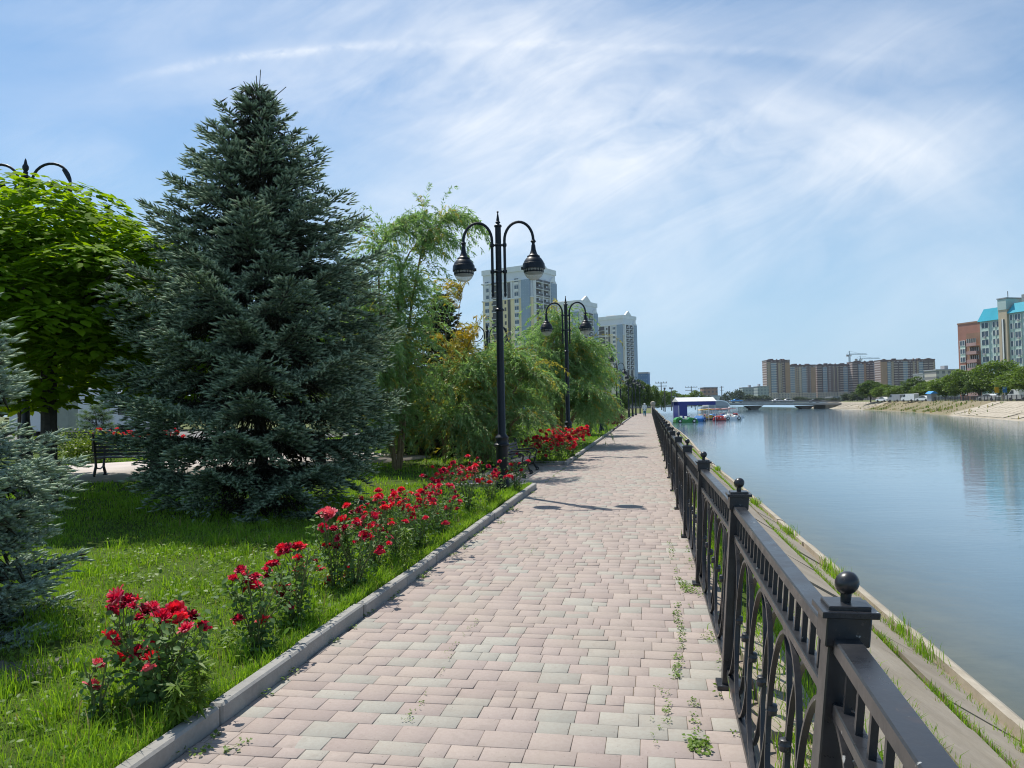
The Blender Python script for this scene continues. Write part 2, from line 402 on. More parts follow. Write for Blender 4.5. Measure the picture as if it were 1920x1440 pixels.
def mat_water():
    t = NT('river_water')
    n1 = t.noise(1.1, 4, .55, .3, (.35, 1.0, 1)); n2 = t.noise(.16, 4, .55, .5, (.4, 1, 1)); n3 = t.noise(5, 3, .5, .2, (.5, 1, 1))
    add = t.N.new('ShaderNodeMath'); add.operation = 'MULTIPLY_ADD'; t.L.new(n3, add.inputs[0]); add.inputs[1].default_value = .45; t.L.new(n1, add.inputs[2])
    ad2 = t.N.new('ShaderNodeMath'); ad2.operation = 'MULTIPLY_ADD'; t.L.new(n2, ad2.inputs[0]); ad2.inputs[1].default_value = 1.0; t.L.new(add.outputs[0], ad2.inputs[2])
    c = t.ramp(n2, [(.3, (.115, .20, .265)), (.7, (.145, .23, .29))])
    t.base(c); t.set(.06, 0, .5); t.P.inputs['IOR'].default_value = 1.36
    t.bump(ad2.outputs[0], .17, .06)
    tr = t.N.new('ShaderNodeBsdfTransparent'); tr.inputs[0].default_value = (.72, .74, .62, 1)
    ly = t.N.new('ShaderNodeLayerWeight'); ly.inputs[0].default_value = .35
    # clear enough at the edge to show the bed under it: opacity follows the depth given by the bed's distance from the bank
    at_ = t.N.new('ShaderNodeAttribute'); at_.attribute_name = 'shallow'
    mx = t.N.new('ShaderNodeMixShader'); f = t.N.new('ShaderNodeMath'); f.operation = 'MULTIPLY'
    inv = t.N.new('ShaderNodeMath'); inv.operation = 'SUBTRACT'; inv.inputs[0].default_value = 1; t.L.new(ly.outputs['Fresnel'], inv.inputs[1])
    t.L.new(at_.outputs['Fac'], f.inputs[0]); t.L.new(inv.outputs[0], f.inputs[1]); t.L.new(f.outputs[0], mx.inputs[0])
    t.L.new(t.P.outputs[0], mx.inputs[1]); t.L.new(tr.outputs[0], mx.inputs[2]); t.L.new(mx.outputs[0], t.out.inputs[0])
    return t.mat
M['water'] = mat_water()

YS = sorted(set([-12+i for i in range(0, 60)] + [48+i*4 for i in range(0, 30)] + [168+i*12 for i in range(0, 16)]))
# left land, one large sheet reaching the horizon behind everything else
NEAR = [y for y in YS if y <= 30]
struct(strip('ground', [-60, -20] + YS + [380, 700, 1500, 4000], [(-2600, -.06), (-300, -.06), (-40, -.06), (-2.9, -.06), (.0, -.06), (.12, -.06)], M['ground'], smooth=False))
# river: bed, water, far bank
RB = [(20, -30), (52, 60), (64.1, 96.6), (75.9, 132), (94.9, 185), (108.7, 245), (119, 290), (132, 345), (150, 500), (200, 900)]
def rb(y):
    for (x0, y0), (x1, y1) in zip(RB, RB[1:]):
        if y <= y1: return x0 + (x1-x0)*(y-y0)/(y1-y0)
    return RB[-1][0]
WY = [-30, -12, -6] + list(np.arange(-2, 40, .5)) + list(range(40, 130, 4)) + list(range(130, 350, 10)) + [350, 500, 700, 900]
def bank_x(y): return xf(y)+3.0 if y > 300 else xw(y)
def water():
    V = []; n = 8; sh = []
    for y in WY:
        a = bank_x(y)-.35; b = rb(y)+1
        for k, t in enumerate((0, .5, 1.2, 2.2, 3.6, 5.5, 8, None)):
            x = b if t is None else a+t
            V.append((x, y, -1.5)); sh.append((.95, .85, .70, .48, .28, .12, 0, 0)[k])
    F = [(j*n+i, j*n+i+1, (j+1)*n+i+1, (j+1)*n+i) for j in range(len(WY)-1) for i in range(n-1)]
    o = mesh_np('water', V, F, M['water'])
    at_ = o.data.attributes.new('shallow', 'FLOAT', 'POINT'); at_.data.foreach_set('value', np.array(sh, dtype=np.float32))
    return o
struct(water())
struct(strip('river_bed', WY[:-2], [(lambda y: bank_x(y)-.6, -1.30), (lambda y: bank_x(y)+.3, -1.58), (lambda y: bank_x(y)+2, -1.75), (lambda y: bank_x(y)+5, -2.2), (lambda y: bank_x(y)+9, -3), (lambda y: rb(y)+1, -3)], M['bed'], base=lambda y: 0))

# near bank under the railing
EY = list(np.arange(-8, 60, 1.0)) + list(range(60, 300, 6))
struct(strip('bank_soil', EY, [(.12, -.06), (.5, -.10), (.66, -.2), (lambda y: xw(y)-xf(y)-.1, -1.5), (lambda y: xw(y)-xf(y)+.3, -1.75)], M['soil']))
def embankment():
    m = MB(); rnd = random.Random(4)
    rows = [(.13, .40, 0), (.62, 1.28, 1), (1.36, 2.02, 1), (2.14, 2.62, 2)]
    def zz(o, y):
        if o < .5: return -.015-.09*(o-.12)
        w = xw(y)-xf(y)-.1; return -.2 - (o-.66)/(w-.66)*1.3
    for r, (a, b, kind) in enumerate(rows):
        y = -8 + rnd.random()
        while y < 130:
            l = rnd.uniform(1.6, 2.6) if y < 45 else 6
            g = .03; w = xw(y+l/2)-xf(y+l/2)-2.75
            a2 = a; b2 = b + (w if kind == 2 else 0)
            dz = rnd.uniform(-.012, .03); th = .09
            if kind == 0 and rnd.random() < .2: y += l; continue
            P = []
            for o, yy in ((a2, y+g), (b2, y+g), (b2, y+l), (a2, y+l)):
                P.append((xf(yy)+o, yy, zz(o, yy)+.035+dz+rnd.uniform(-.008, .008)))
            q = [(x, yy, z-th) for x, yy, z in P]
            m.add(P+q, [(0, 1, 2, 3), (7, 6, 5, 4), (0, 4, 5, 1), (1, 5, 6, 2), (2, 6, 7, 3), (3, 7, 4, 0)])
            y += l
    # rounded lip at the water
    y = -8
    while y < 130:
        l = 3 if y < 45 else 8
        pr = [(-.17, .20), (-.06, .18), (.03, .12), (.07, .0), (.07, -.3), (-.17, -.3)]
        rr = random.Random(int(y*10)); o = rr.uniform(-.03, .03); zo = rr.uniform(-.03, .02)
        a = [(xw(y)+o+u, y+.02, -1.5+w_+zo) for u, w_ in pr]; b = [(xw(y+l)+o+u, y+l, -1.5+w_+zo) for u, w_ in pr]
        k = len(pr); m.add(a+b, [tuple(range(k)), tuple(range(2*k-1, k-1, -1))]+[(i, (i+1) % k, k+(i+1) % k, k+i) for i in range(k)], 1)
        y += l
    return m.build('embankment', [M['slab'], M['lip']], smooth=20)
struct(embankment())

# far bank: sloping slabs, then scrub, then slabs by the bridge
def far_bank():
    m = MB(); ys = list(range(-30, 340, 4)); rnd = random.Random(9)
    pr = [(-1, -2.0), (.3, -1.40), (1.2, -1.2), (4.5, -.4), (8, .72), (8.6, .85), (14, .85)]
    V = []; k = len(pr); mi = []
    for y in ys:
        for i, (o, z) in enumerate(pr):
            scr = 135 < y < 232
            V.append((rb(y)+o+(rnd.uniform(-.8, .8) if scr and 0 < i < 5 else 0), y, z+(rnd.uniform(-.18, .22) if scr and 0 < i < 5 else 0)))
    F = []
    for j in range(len(ys)-1):
        for i in range(k-1): F.append((j*k+i, j*k+i+1, (j+1)*k+i+1, (j+1)*k+i)); mi.append(1 if (137 < ys[j] < 230 or i >= 5) else 0)
    m.add(V, F); m.m = mi
    # panels proud of the slope
    for y in list(np.arange(20, 136, 3.1)) + list(np.arange(236, 300, 4.2)):
        for (o0, z0), (o1, z1) in (((.5, -1.30), (2.6, -.80)), ((2.75, -.78), (5.2, -.12)), ((5.35, -.10), (7.9, .70))):
            if rnd.random() < .1: continue
            P = [(rb(yy)+o, yy, z+.06+rnd.uniform(-.01, .02)) for o, z, yy in ((o0, z0, y), (o1, z1, y+rnd.uniform(-.1, .1)), (o1, z1, y+2.85), (o0, z0, y+2.85))]
            q = [(a+.05, b, c-.3) for a, b, c in P]
            m.add(P+q, [(0, 1, 2, 3), (0, 4, 5, 1), (1, 5, 6, 2), (2, 6, 7, 3), (3, 7, 4, 0)], 2)
    return m.build('far_bank', [M['farbank'], M['scrub'], M['lip']], smooth=0)
struct(far_bank())
ry = [-60, -30] + list(range(0, 340, 20)) + [360, 500, 900, 1500, 4000]
struct(strip('far_terrain', ry, [(13.9, .8), (40, .8), (300, .8), (3000, .8)], M['ground'], base=rb, smooth=False))
struct(mesh_np('far_land', [(-200, 880, -.1), (330, 880, -.1), (600, 4000, -.1), (-1500, 4000, -.1)], [(0, 1, 2, 3)], M['ground']))

# the walk: loose courses of paving blocks on sand
struct(strip('path_base', [-6] + [y for y in YS if -5 < y < 135] + [135], [(-2.62, -.0065), (-1, -.0065), (.16, -.0065)], M['sand'], smooth=False))
def pave(name, rows, seed, xa, xb, M_):
    """rows: start y; xa(y), xb(y) bounds across the walk; M_ maps (across, along) to the ground"""
    rnd = random.Random(seed); V = []; F = []
    def block(x0, x1, y0, y1):
        g = .0012; be = .0022; h = rnd.gauss(0, .0007); t1, t2 = rnd.gauss(0, .0006), rnd.gauss(0, .0006)
        x0 += g+abs(rnd.gauss(0, .0010)); x1 -= g; y0 += g+abs(rnd.gauss(0, .0010)); y1 -= g
        if x1-x0 < .02 or y1-y0 < .02: return
        b = len(V)
        for xx, yy, z in ((x0, y0, -.024), (x1, y0, -.024), (x1, y1, -.024), (x0, y1, -.024),
                          (x0, y0, -be*.8), (x1, y0, -be*.8), (x1, y1, -be*.8), (x0, y1, -be*.8),
                          (x0+be, y0+be, 0), (x1-be, y0+be, 0), (x1-be, y1-be, 0), (x0+be, y1-be, 0)):
            zz = z + (h + t1*(1 if xx > (x0+x1)/2 else -1) + t2*(1 if yy > (y0+y1)/2 else -1) if z > -.02 else 0)
            X, Y = M_(xx, yy); V.append((X, Y, zz))
        for k in (0, 4):
            for i in range(4): F.append((b+k+i, b+k+(i+1) % 4, b+k+4+(i+1) % 4, b+k+4+i))
        F.append((b+8, b+9, b+10, b+11))
    y = rows[0]
    while y < rows[1]:
        d = rnd.choice((.10, .14, .16, .18, .18, .24)); x = xa; 
        x -= rnd.uniform(0, .12)
        while x < xb:
            w = rnd.choice((.12, .16, .18, .20, .24, .24)); x2 = x+w
            if x2 > xb-.07: x2 = xb
            if d >= .24 and rnd.random() < .75:
                sp = rnd.choice((.5, .5, .42, .58))
                if rnd.random() < .5: block(max(x, xa), x2, y, y+d*sp); block(max(x, xa), x2, y+d*sp, y+d)
                else:
                    block(max(x, xa), x2, y, y+d*sp)
                    mid = (max(x, xa)+x2)/2
                    if x2-x > .2: block(max(x, xa), mid, y+d*sp, y+d); block(mid, x2, y+d*sp, y+d)
                    else: block(max(x, xa), x2, y+d*sp, y+d)
            elif rnd.random() < .07 and w > .2: block(max(x, xa), (x+x2)/2, y, y+d); block((x+x2)/2, x2, y, y+d)
            else: block(max(x, xa), x2, y, y+d)
            x = x2
        y += d
    return mesh_np(name, V, F, M['paver'])
def along(t, s):        # t across from the kerb, s along
    return (-2.23 + t*math.cos(AL) + s*math.sin(AL), -t*math.sin(AL) + s*math.cos(AL))
struct(pave('path', (-4, 132), 3, .0, 2.62, along))
# recess with the bench, paved the same way
struct(mesh_np('recess_base', [(xk(15.0)-1.9, 15.3, -.0062), (xk(15.0)-.01, 14.98, -.0062), (xk(20.5)-.01, 20.48, -.0062), (xk(20.5)-1.9, 20.8, -.0062)], [(0, 1, 2, 3)], M['sand']))
struct(pave('recess_paving', (15.28, 20.86), 5, -1.75, 0, along))
# kerb stones: along the walk, round the recess, then on to the end
def kerb():
    m = MB(); rnd = random.Random(2)
    def run(p0, p1, l=1.0):
        p0 = Vector(p0); p1 = Vector(p1); d = p1-p0; L_ = d.length; d.normalize(); n = max(1, round(L_/l)); l = L_/n
        a = math.atan2(d.y, d.x)
        for i in range(n):
            c = p0 + d*(i+.5)*l + Vector((rnd.gauss(0, .004), rnd.gauss(0, .004), rnd.gauss(0, .004)))
            m.box((c.x, c.y, c.z-.06), (l-.008, .085, .32), rz=a+rnd.gauss(0, .004), bev=.012)
    s = lambda y: Vector((xk(y)-.045, y, 0))
    run(s(-3)+Vector((0, 0, 0)), s(15.0)); 
    run(s(15.0)+Vector((-.03, .05, 0)), s(15.0)+Vector((-1.8, .37, 0)))
    run(s(20.75)+Vector((-.03, .0, 0)), s(20.75)+Vector((-1.8, .33, 0)))
    run(s(20.6), s(47), 1.0); run(s(50), s(132), 2.0)
    return m.build('kerb', M['kerb'], smooth=30)
struct(kerb())
# lawn
def lz(x, y): return .065 + .035*math.sin(x*.9+1)*math.sin(y*.7) + .02*math.sin(x*2.3+y*1.7)
def lawn_sheet(name, ya, yb, off):
    ys = list(np.arange(ya, yb+.01, .5)); n = 26
    V = []
    for y in ys:
        x1 = xk(y)+off
        for i in range(n):
            x = x1 - (i/(n-1))**1.5*26
            V.append((x, y, (lz(x, y) if i else .075)))
    F = [(j*n+i+1, j*n+i, (j+1)*n+i, (j+1)*n+i+1) for j in range(len(ys)-1) for i in range(n-1)]
    return struct(mesh_np(name, V, F, M['soil'], smooth=True))
lawn_sheet('lawn', -6, 15.0, -.08)
lawn_sheet('lawn', 15.0, 20.75, -1.86)
lawn_sheet('lawn', 20.75, 60, -.08)
lawn_sheet('lawn', 60, 132, -.08)
# inner promenade seen under the trees
pa, pb = gnd(147, 904, .13), gnd(300, 893, .13)
pd = (pb-pa).normalized(); pn = Vector((-pd.y, pd.x, 0))
pq = [pa-pd*14, pa+pd*9.5, pa+pd*9.5+pn*6.2, pa-pd*14+pn*6.2]
M['plaza'] = plain('plaza_paving', (.46, .40, .36), .9, .12, 1.2)
struct(mesh_np('plaza', [(p.x, p.y, .155) for p in pq] + [(p.x, p.y, -.1) for p in pq], [(0, 1, 2, 3), (0, 4, 5, 1), (1, 5, 6, 2), (2, 6, 7, 3), (3, 7, 4, 0)], M['plaza']))
M['asphalt'] = plain('asphalt', (.17, .165, .16), .9, .15, 2)
struct(mesh_np('street', [(-60, 36, .15), (-8, 42, .15), (-8, 60, .15), (-60, 58, .15)], [(0, 1, 2, 3)], M['asphalt']))

# ------------------------------------------------------------------ plants
def nrm(a): return a/np.maximum(np.linalg.norm(a, axis=-1, keepdims=True), 1e-9)
def perp(d):
    u = np.cross(d, np.array([0, 0, 1.])); bad = np.linalg.norm(u, axis=-1) < .05
    u[bad] = np.cross(d[bad], np.array([1., 0, 0])); u = nrm(u); return u, nrm(np.cross(u, d))

def shoots_mesh(name, p0, d, L, mats, parent, rng, needles=9, nl=.022, nw=.0035, rad=.010, mi=None):
    """spruce shoots: a spindle of packed needles with single needles standing off it"""
    n = len(p0); u, v = perp(d)
    Vs = []; Fs = []; Ms = []; off = 0
    # spindle, 4 sided
    ring = [p0 + d*(L*.58)[:, None] + (u*math.cos(a)+v*math.sin(a))*rad for a in (0, pi/2, pi, 1.5*pi)]
    tip = p0 + d*L[:, None]
    V = np.stack([p0]+ring+[tip], 1).reshape(-1, 3); b = np.arange(n)[:, None, None]*6
    f = np.array([(0, 2, 1), (0, 3, 2), (0, 4, 3), (0, 1, 4), (5, 1, 2), (5, 2, 3), (5, 3, 4), (5, 4, 1)])
    Vs.append(V); Fs.append((b+f[None]).reshape(-1, 3)); Ms.append(np.repeat(mi if mi is not None else np.zeros(n, int), 8)); off += len(V)
    # needles
    for k in range(needles):
        t = rng.uniform(.05, 1.0, n); a = rng.uniform(0, 2*pi, n)
        r = u*np.cos(a)[:, None] + v*np.sin(a)[:, None]
        q = p0 + d*(L*t)[:, None]; nd = nrm(d*rng.uniform(.22, .62, n)[:, None] + r*.9)
        w = np.cross(nd, r); w = nrm(w)*nw/2
        V = np.stack([q-w, q+w, q+nd*(nl*rng.uniform(.8, 1.15, n))[:, None]], 1).reshape(-1, 3)
        Vs.append(V); Fs.append(off+np.arange(n*3).reshape(-1, 3)); Ms.append(mi if mi is not None else np.zeros(n, int)); off += n*3
    return mesh_np(name, np.concatenate(Vs), np.concatenate(Fs), mats, parent, np.concatenate(Ms))

PROF = ([0, .05, .12, .24, .5, .6, .7, .8, .88, .94, 1], [.70, .76, .84, 1.0, .93, .82, .66, .50, .35, .21, .03])
def spruce(name, label, loc, H, Rb, seed, cat='spruce', whorl=.30, per=9, sec=.085, sh=.05, needles=8, z0=.18, mats=None, tips=True, rad=.010, nl=.022, nw=.0035, newfrac=.5, group=None, prof=PROF, jit=1.0, slen=1.0, tin=.34, fan=.50, inner=26, tier=(1, .45), azr=None):
    rng = np.random.default_rng(seed); rnd = random.Random(seed)
    root = thing(name, label, cat, loc, 0, group)
    wood = MB(); n = 12
    wood.tube([(0.02*math.sin(i*1.3), .02*math.cos(i*1.7), H*.97*i/n) for i in range(n+1)], [max(.008, H*.017*(1-i/n)) for i in range(n+1)], 8)
    P0 = []; D = []; LL = []; MI = []
    z = z0
    while z < H*.965:
        h = z/H; np_ = max(4, int(per*(1.1-.5*h)))
        a0 = rnd.uniform(0, 6.28)
        for k in range(np_):
            az = a0 + 2*pi*k/np_ + rnd.gauss(0, .16)
            if azr and not (azr[0] < (az % (2*pi)) < azr[1]) : continue
            zb = z + rnd.uniform(-.5, .5)*whorl*jit; hb = min(max(zb/H, 0), .99)
            a = -.15 + .42*hb**1.8 + rnd.gauss(0, .03); b = .10+.06*rnd.random(); L = Rb*float(np.interp(hb, *prof))
            for _ in range(3): L = Rb*float(np.interp(min((zb+L*(a+b))/H, 1), *prof))
            L *= rnd.uniform(.80, 1.08)
            if L < .12: continue
            hd = np.array([math.cos(az), math.sin(az), 0])
            def pt(t): return np.array([0, 0, zb]) + hd*L*t + np.array([0, 0, 1])*L*(a*t + b*t*t - .06*math.sin(pi*t))
            wood.tube([pt(t) for t in (0, .35, .7, .95)], [.006+.012*L, .005+.008*L, .005+.003*L, .003], 4, cap=False)
            side = np.array([-hd[1], hd[0], 0])
            ns = max(3, int(L*(1-tin)/sec)); 
            for i in range(ns):
                t = tin + (1-tin)*.99*(i+rnd.random()*.6)/ns; p = pt(t); tg = pt(min(t+.03, 1))-pt(t-.03); tg /= np.linalg.norm(tg)
                for sg in (-1, 1):
                    ls = L*fan*(1.10-t)*rnd.uniform(.75, 1.15) + .06
                    if hb > .85: ls *= .6
                    sd_ = tg*.74 + side*sg*.68 + np.array([0, 0, rnd.gauss(-.04, .09)]); sd_ /= np.linalg.norm(sd_)
                    m = max(2, int(ls/sh)); tt = (np.arange(m)+rng.random(m)*.5)/m
                    droop = np.array([0, 0, -1])*.30*ls
                    pp = p + sd_*(ls*tt)[:, None] + droop*(tt**2)[:, None] 
                    ang = np.cross(sd_, np.array([0, 0, 1.])); ang /= np.linalg.norm(ang)
                    for s2 in (-1, 1):
                        dd = sd_*rng.uniform(.75, .9, m)[:, None] + ang*s2*rng.uniform(.40, .62, m)[:, None] + np.array([0, 0, 1])*rng.normal(.08, .13, m)[:, None]
                        P0.append(pp); D.append(nrm(dd)); l_ = rng.uniform(.09, .17, m)*(1.05-.3*tt)*slen
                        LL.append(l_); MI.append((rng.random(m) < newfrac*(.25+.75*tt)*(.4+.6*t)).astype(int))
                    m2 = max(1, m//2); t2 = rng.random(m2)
                    P0.append(p + sd_*(ls*t2)[:, None] + droop*(t2**2)[:, None]); D.append(nrm(sd_*.8 + ang*rng.normal(0, .3, m2)[:, None] + np.array([0, 0, 1])*rng.uniform(.25, .7, m2)[:, None])); LL.append(rng.uniform(.08, .14, m2)*slen); MI.append((rng.random(m2) < newfrac*1.7).astype(int))  # upper shoots mostly pale: lit bough tops put into the colour
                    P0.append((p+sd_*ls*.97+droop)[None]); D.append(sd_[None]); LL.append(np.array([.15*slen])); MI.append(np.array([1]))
            # old twigs hanging inside, brownish
            mi_ = int(L*inner); ti = rng.uniform(.12, max(tin+.15, .3), mi_); q_ = np.array([pt(x) for x in ti]) if mi_ else np.zeros((0, 3))
            if mi_:
                P0.append(q_ + rng.normal(0, .10, (mi_, 3))); D.append(nrm(rng.normal(0, .45, (mi_, 3)) + hd*.5 + np.array([0, 0, -.7]))); LL.append(rng.uniform(.12, .22, mi_)); MI.append(np.full(mi_, 2))
            # the branch's own leader and shoots on top
            m = max(3, int(L/.05)); tt = .25+.75*rng.random(m); pp = np.array([pt(q) for q in tt])
            dd = nrm(hd + np.array([0, 0, 1])*rng.uniform(.1, .8, m)[:, None] + side*rng.normal(0, .5, m)[:, None])
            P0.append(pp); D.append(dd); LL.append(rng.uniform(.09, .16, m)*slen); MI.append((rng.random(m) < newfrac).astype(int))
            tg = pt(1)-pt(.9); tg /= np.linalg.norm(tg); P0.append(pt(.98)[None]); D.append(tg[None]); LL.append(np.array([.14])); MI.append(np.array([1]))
        z += whorl*(tier[0]-tier[1]*h)
    P0 = np.concatenate(P0); D = np.concatenate(D); MI = [np.concatenate(MI)]; MI[0][(MI[0] == 0) & (rng.random(len(MI[0])) < .05)] = 2; LL = np.concatenate(LL); MI = np.concatenate(MI)
    if tips:
        q = []; dq = []; lq = []
        for (x, y, zb, dx, dy, dz, l) in ((0, 0, H*.965, -.03, 0, 1, .36), (.02, 0, H*.96, .06, .05, 1, .50), (-.05, .03, H*.955, -.45, .1, .9, .42), (.1, 0, H*.945, .7, 0, .6, .48),
                                          (-.16, .0, H*.92, 0, 0, 1, .28), (-.42, -.1, H*.83, 0, 0, 1, .42), (-.46, -.1, H*.86, -.75, 0, .4, .30), (.42, 0, H*.86, .1, 0, 1, .24), (.74, -.1, H*.75, .2, 0, 1, .26), (.1, -.2, H*.93, .3, -.4, .8, .2), (-.5, 0, H*.88, -.9, 0, .5, .22)):
            d_ = np.array([dx, dy, dz]); d_ = d_/np.linalg.norm(d_)
            wood.tube([np.array([x, y, zb])-d_*.2, np.array([x, y, zb])+d_*l], [.010, .006], 5)
            for i in range(int(l/.035)):
                q.append(np.array([x, y, zb])+d_*i*.035); dq.append(d_); lq.append(.06)
        k = len(q); o2 = shoots_mesh('leader_shoots', np.array(q), np.array(dq), np.array(lq), [M['spruce']], root, rng, 14, .014, .003, .006)
    shoots_mesh('foliage', P0, D, LL, (mats or [M['spruce'], M['spruce_new_lit']])+[M['spruce_old']], root, rng, needles, nl, nw, rad, MI)
    wood.build('trunk', M['bark_dark'], root)
    print(name, 'shoots', len(P0))
    return root

def leaves_np(pos, nor, tip, size, shape='heart', curl=.22):
    nor = nrm(nor); tip = nrm(tip - nor*np.sum(tip*nor, 1, keepdims=True)); sx = np.cross(tip, nor)
    if shape == 'heart':
        pts = [(0, 0, 0), (-.26, -.10, -.03), (-.46, .16, -.09), (-.36, .55, -.13), (0, 1.02, -.26), (.36, .55, -.13), (.46, .16, -.09), (.26, -.10, -.03)]
        f = np.array([(0, 4, 3, 2, 1), (0, 7, 6, 5, 4)])
    elif shape == 'oval':
        pts = [(0, 0, 0), (-.30, .30, .04), (-.26, .68, .02), (0, 1, -.12), (.26, .68, .02), (.30, .30, .04)]
        f = np.array([(0, 3, 2, 1), (0, 5, 4, 3)])
    elif shape == 'diamond':
        pts = [(0, 0, 0), (-.5, .5, .08), (0, 1, -.1), (.5, .5, .08)]; f = np.array([(0, 2, 1), (0, 3, 2)])
    else:   # lance
        pts = [(0, 0, 0), (-.105, .40, 0), (0, 1, -.14), (.105, .40, 0)]; f = np.array([(0, 3, 2, 1)])
    k = len(pts); n = len(pos)
    V = np.stack([pos + sx*(x*size)[:, None] + tip*(y*size)[:, None] + nor*(z*curl/.22*size)[:, None] for x, y, z in pts], 1).reshape(-1, 3)
    F = (np.arange(n)[:, None, None]*k + f[None]).reshape(-1, f.shape[1])
    return V, F

def catalpa(name, label, loc, H, Rr, zlow, seed, nl=9000, mat='catalpa', lsz=.17, clumps=40, group=None, lean=(0, 0)):
    rng = np.random.default_rng(seed); rnd = random.Random(seed)
    root = thing(name, label, 'tree', loc, 0, group)
    ch = (H-zlow); c = np.array([lean[0], lean[1], zlow+ch*.40])
    pos = []; nor = []; tip = []
    def cap(cc, r, rz, n, full=False):
        th = rng.uniform(0, 2*pi, n); cz = rng.uniform(-.25 if not full else -1, 1, n)
        s_ = np.sqrt(1-cz**2); d = np.stack([s_*np.cos(th), s_*np.sin(th), cz], 1)
        p = cc + d*np.array([r, r, rz])*rng.uniform(.86, 1.06, n)[:, None]
        out = nrm(d*np.array([1, 1, r/rz*.6]))
        nn = nrm(out*.16 + np.array([0, 0, 1.0]) + rng.normal(0, .17, (n, 3)))
        tt = out*np.array([1, 1, 0])*.9 + np.array([0, 0, -.30]) + rng.normal(0, .3, (n, 3))
        pos.append(p); nor.append(nn); tip.append(tt)
    per = int(nl*.72/clumps)
    for i in range(clumps):
        ga = i*2.39996; cz = 1-1.62*(i+.5)/clumps; s_ = math.sqrt(max(0, 1-cz*cz))
        d = np.array([s_*math.cos(ga), s_*math.sin(ga), cz]); r = Rr*rnd.uniform(.28, .46)
        e = np.array([Rr-r*.75, Rr-r*.75, ch*(.60 if cz > 0 else .42)-r*.55])
        cap(c + d*e*rnd.uniform(.86, 1.10), r, r*.55, per)
    cap(c, Rr*.66, ch*.40, int(nl*.16), True)
    n = int(nl*.12); d = nrm(rng.normal(0, 1, (n, 3))); p = c + d*(rng.random(n)**.5)[:, None]*np.array([Rr*.75, Rr*.75, ch*.4])
    pos.append(p); nor.append(nrm(rng.normal(0, .4, (n, 3))+np.array([0, 0, 1]))); tip.append(rng.normal(0, 1, (n, 3))-np.array([0, 0, .5]))
    pos = np.concatenate(pos); nor = np.concatenate(nor); tip = np.concatenate(tip)
    keep = pos[:, 2] > zlow-.15; pos, nor, tip = pos[keep], nor[keep], tip[keep]
    V, F = leaves_np(pos, nor, tip, rng.uniform(.7, 1.25, len(pos))*lsz, 'heart', .3)
    mesh_np('crown', V, F, M[mat], root)
    w = MB(); tz = zlow+ch*.32
    w.tube([(0, 0, -.1), (.02, 0, .1), (.03+lean[0]*.2, .0, zlow*.6), (.02+lean[0]*.6, .02, tz)], [.19, .15, .125, .12], 10)
    for k in range(9):
        a = k*.7+rnd.random()*.3; l = Rr*rnd.uniform(.55, .8)
        w.tube([(lean[0]*.6, 0, tz-.1), (lean[0]*.7+.3*l*math.cos(a), .3*l*math.sin(a), tz+.3), (lean[0]+l*math.cos(a), l*math.sin(a), tz+rnd.uniform(.2, ch*.45))], [.075, .05, .02], 6)
    w.build('trunk', M['bark_dark'], root)
    return root

def strands(stems, n, lmin, lmax, rng, rnd, outward=.6, fall=1.0, tmin=.3, tp=.8):
    """hanging branchlets: list of polylines (13,3)"""
    out = []; seeds = [(rnd.choice(stems), tmin+(1-tmin)*rnd.random()**tp, rnd.uniform(0, 2*pi), rnd.uniform(.2, .9), rnd.uniform(0, .6), rnd.uniform(.7, 1.25)) for _ in range(max(6, n//11))]
    for i in range(n):
        st, t, az0, al, upz, ou = rnd.choice(seeds); t = min(max(t+rnd.gauss(0, .05), tmin*.7), 1)
        k = t*(len(st)-1); a = int(min(k, len(st)-2)); p = st[a]+(st[a+1]-st[a])*(k-a); tg = st[a+1]-st[a]; tg = tg/np.linalg.norm(tg)
        az = az0+rnd.gauss(0, .38); d = tg*(al+rnd.gauss(0, .12)) + np.array([math.cos(az), math.sin(az), upz+rnd.gauss(0, .12)])*outward*ou
        d = d/np.linalg.norm(d); l = rnd.uniform(lmin, lmax)*(.6+.4*ou); q = [p]; m = 12
        for j in range(m):
            d = d + np.array([0, 0, -1])*fall*(2.2/m)*(.5+j/m); d = d/np.linalg.norm(d); q.append(q[-1]+d*l/m)
            if q[-1][2] < .06: break
        if len(q) > 3: out.append(np.array(q))
    return out
def willow_leaves(sts, rng, step=.028, size=.085, spread=.55):
    P = []; T = []; 
    for q in sts:
        seg = np.linalg.norm(np.diff(q, axis=0), axis=1); cum = np.concatenate([[0], np.cumsum(seg)]); n = int(cum[-1]/step)
        if n < 3: continue
        s = np.sort(rng.uniform(.04*cum[-1], cum[-1], n)); p = np.stack([np.interp(s, cum, q[:, k]) for k in range(3)], 1)
        t = np.stack([np.interp(np.minimum(s+.03, cum[-1]), cum, q[:, k])-np.interp(np.maximum(s-.03, 0), cum, q[:, k]) for k in range(3)], 1)
        P.append(p); T.append(nrm(t))
    P = np.concatenate(P); T = np.concatenate(T); n = len(P)
    r = nrm(rng.normal(0, 1, (n, 3))); r = nrm(r-T*np.sum(r*T, 1, keepdims=True))
    tip = nrm(T*.75 + r*spread + np.array([0, 0, -.18])); nor = nrm(np.cross(tip, rng.normal(0, 1, (n, 3)))+np.array([0, 0, .35]))
    return leaves_np(P, nor, tip, size*rng.uniform(.6, 1.25, n), 'lance')
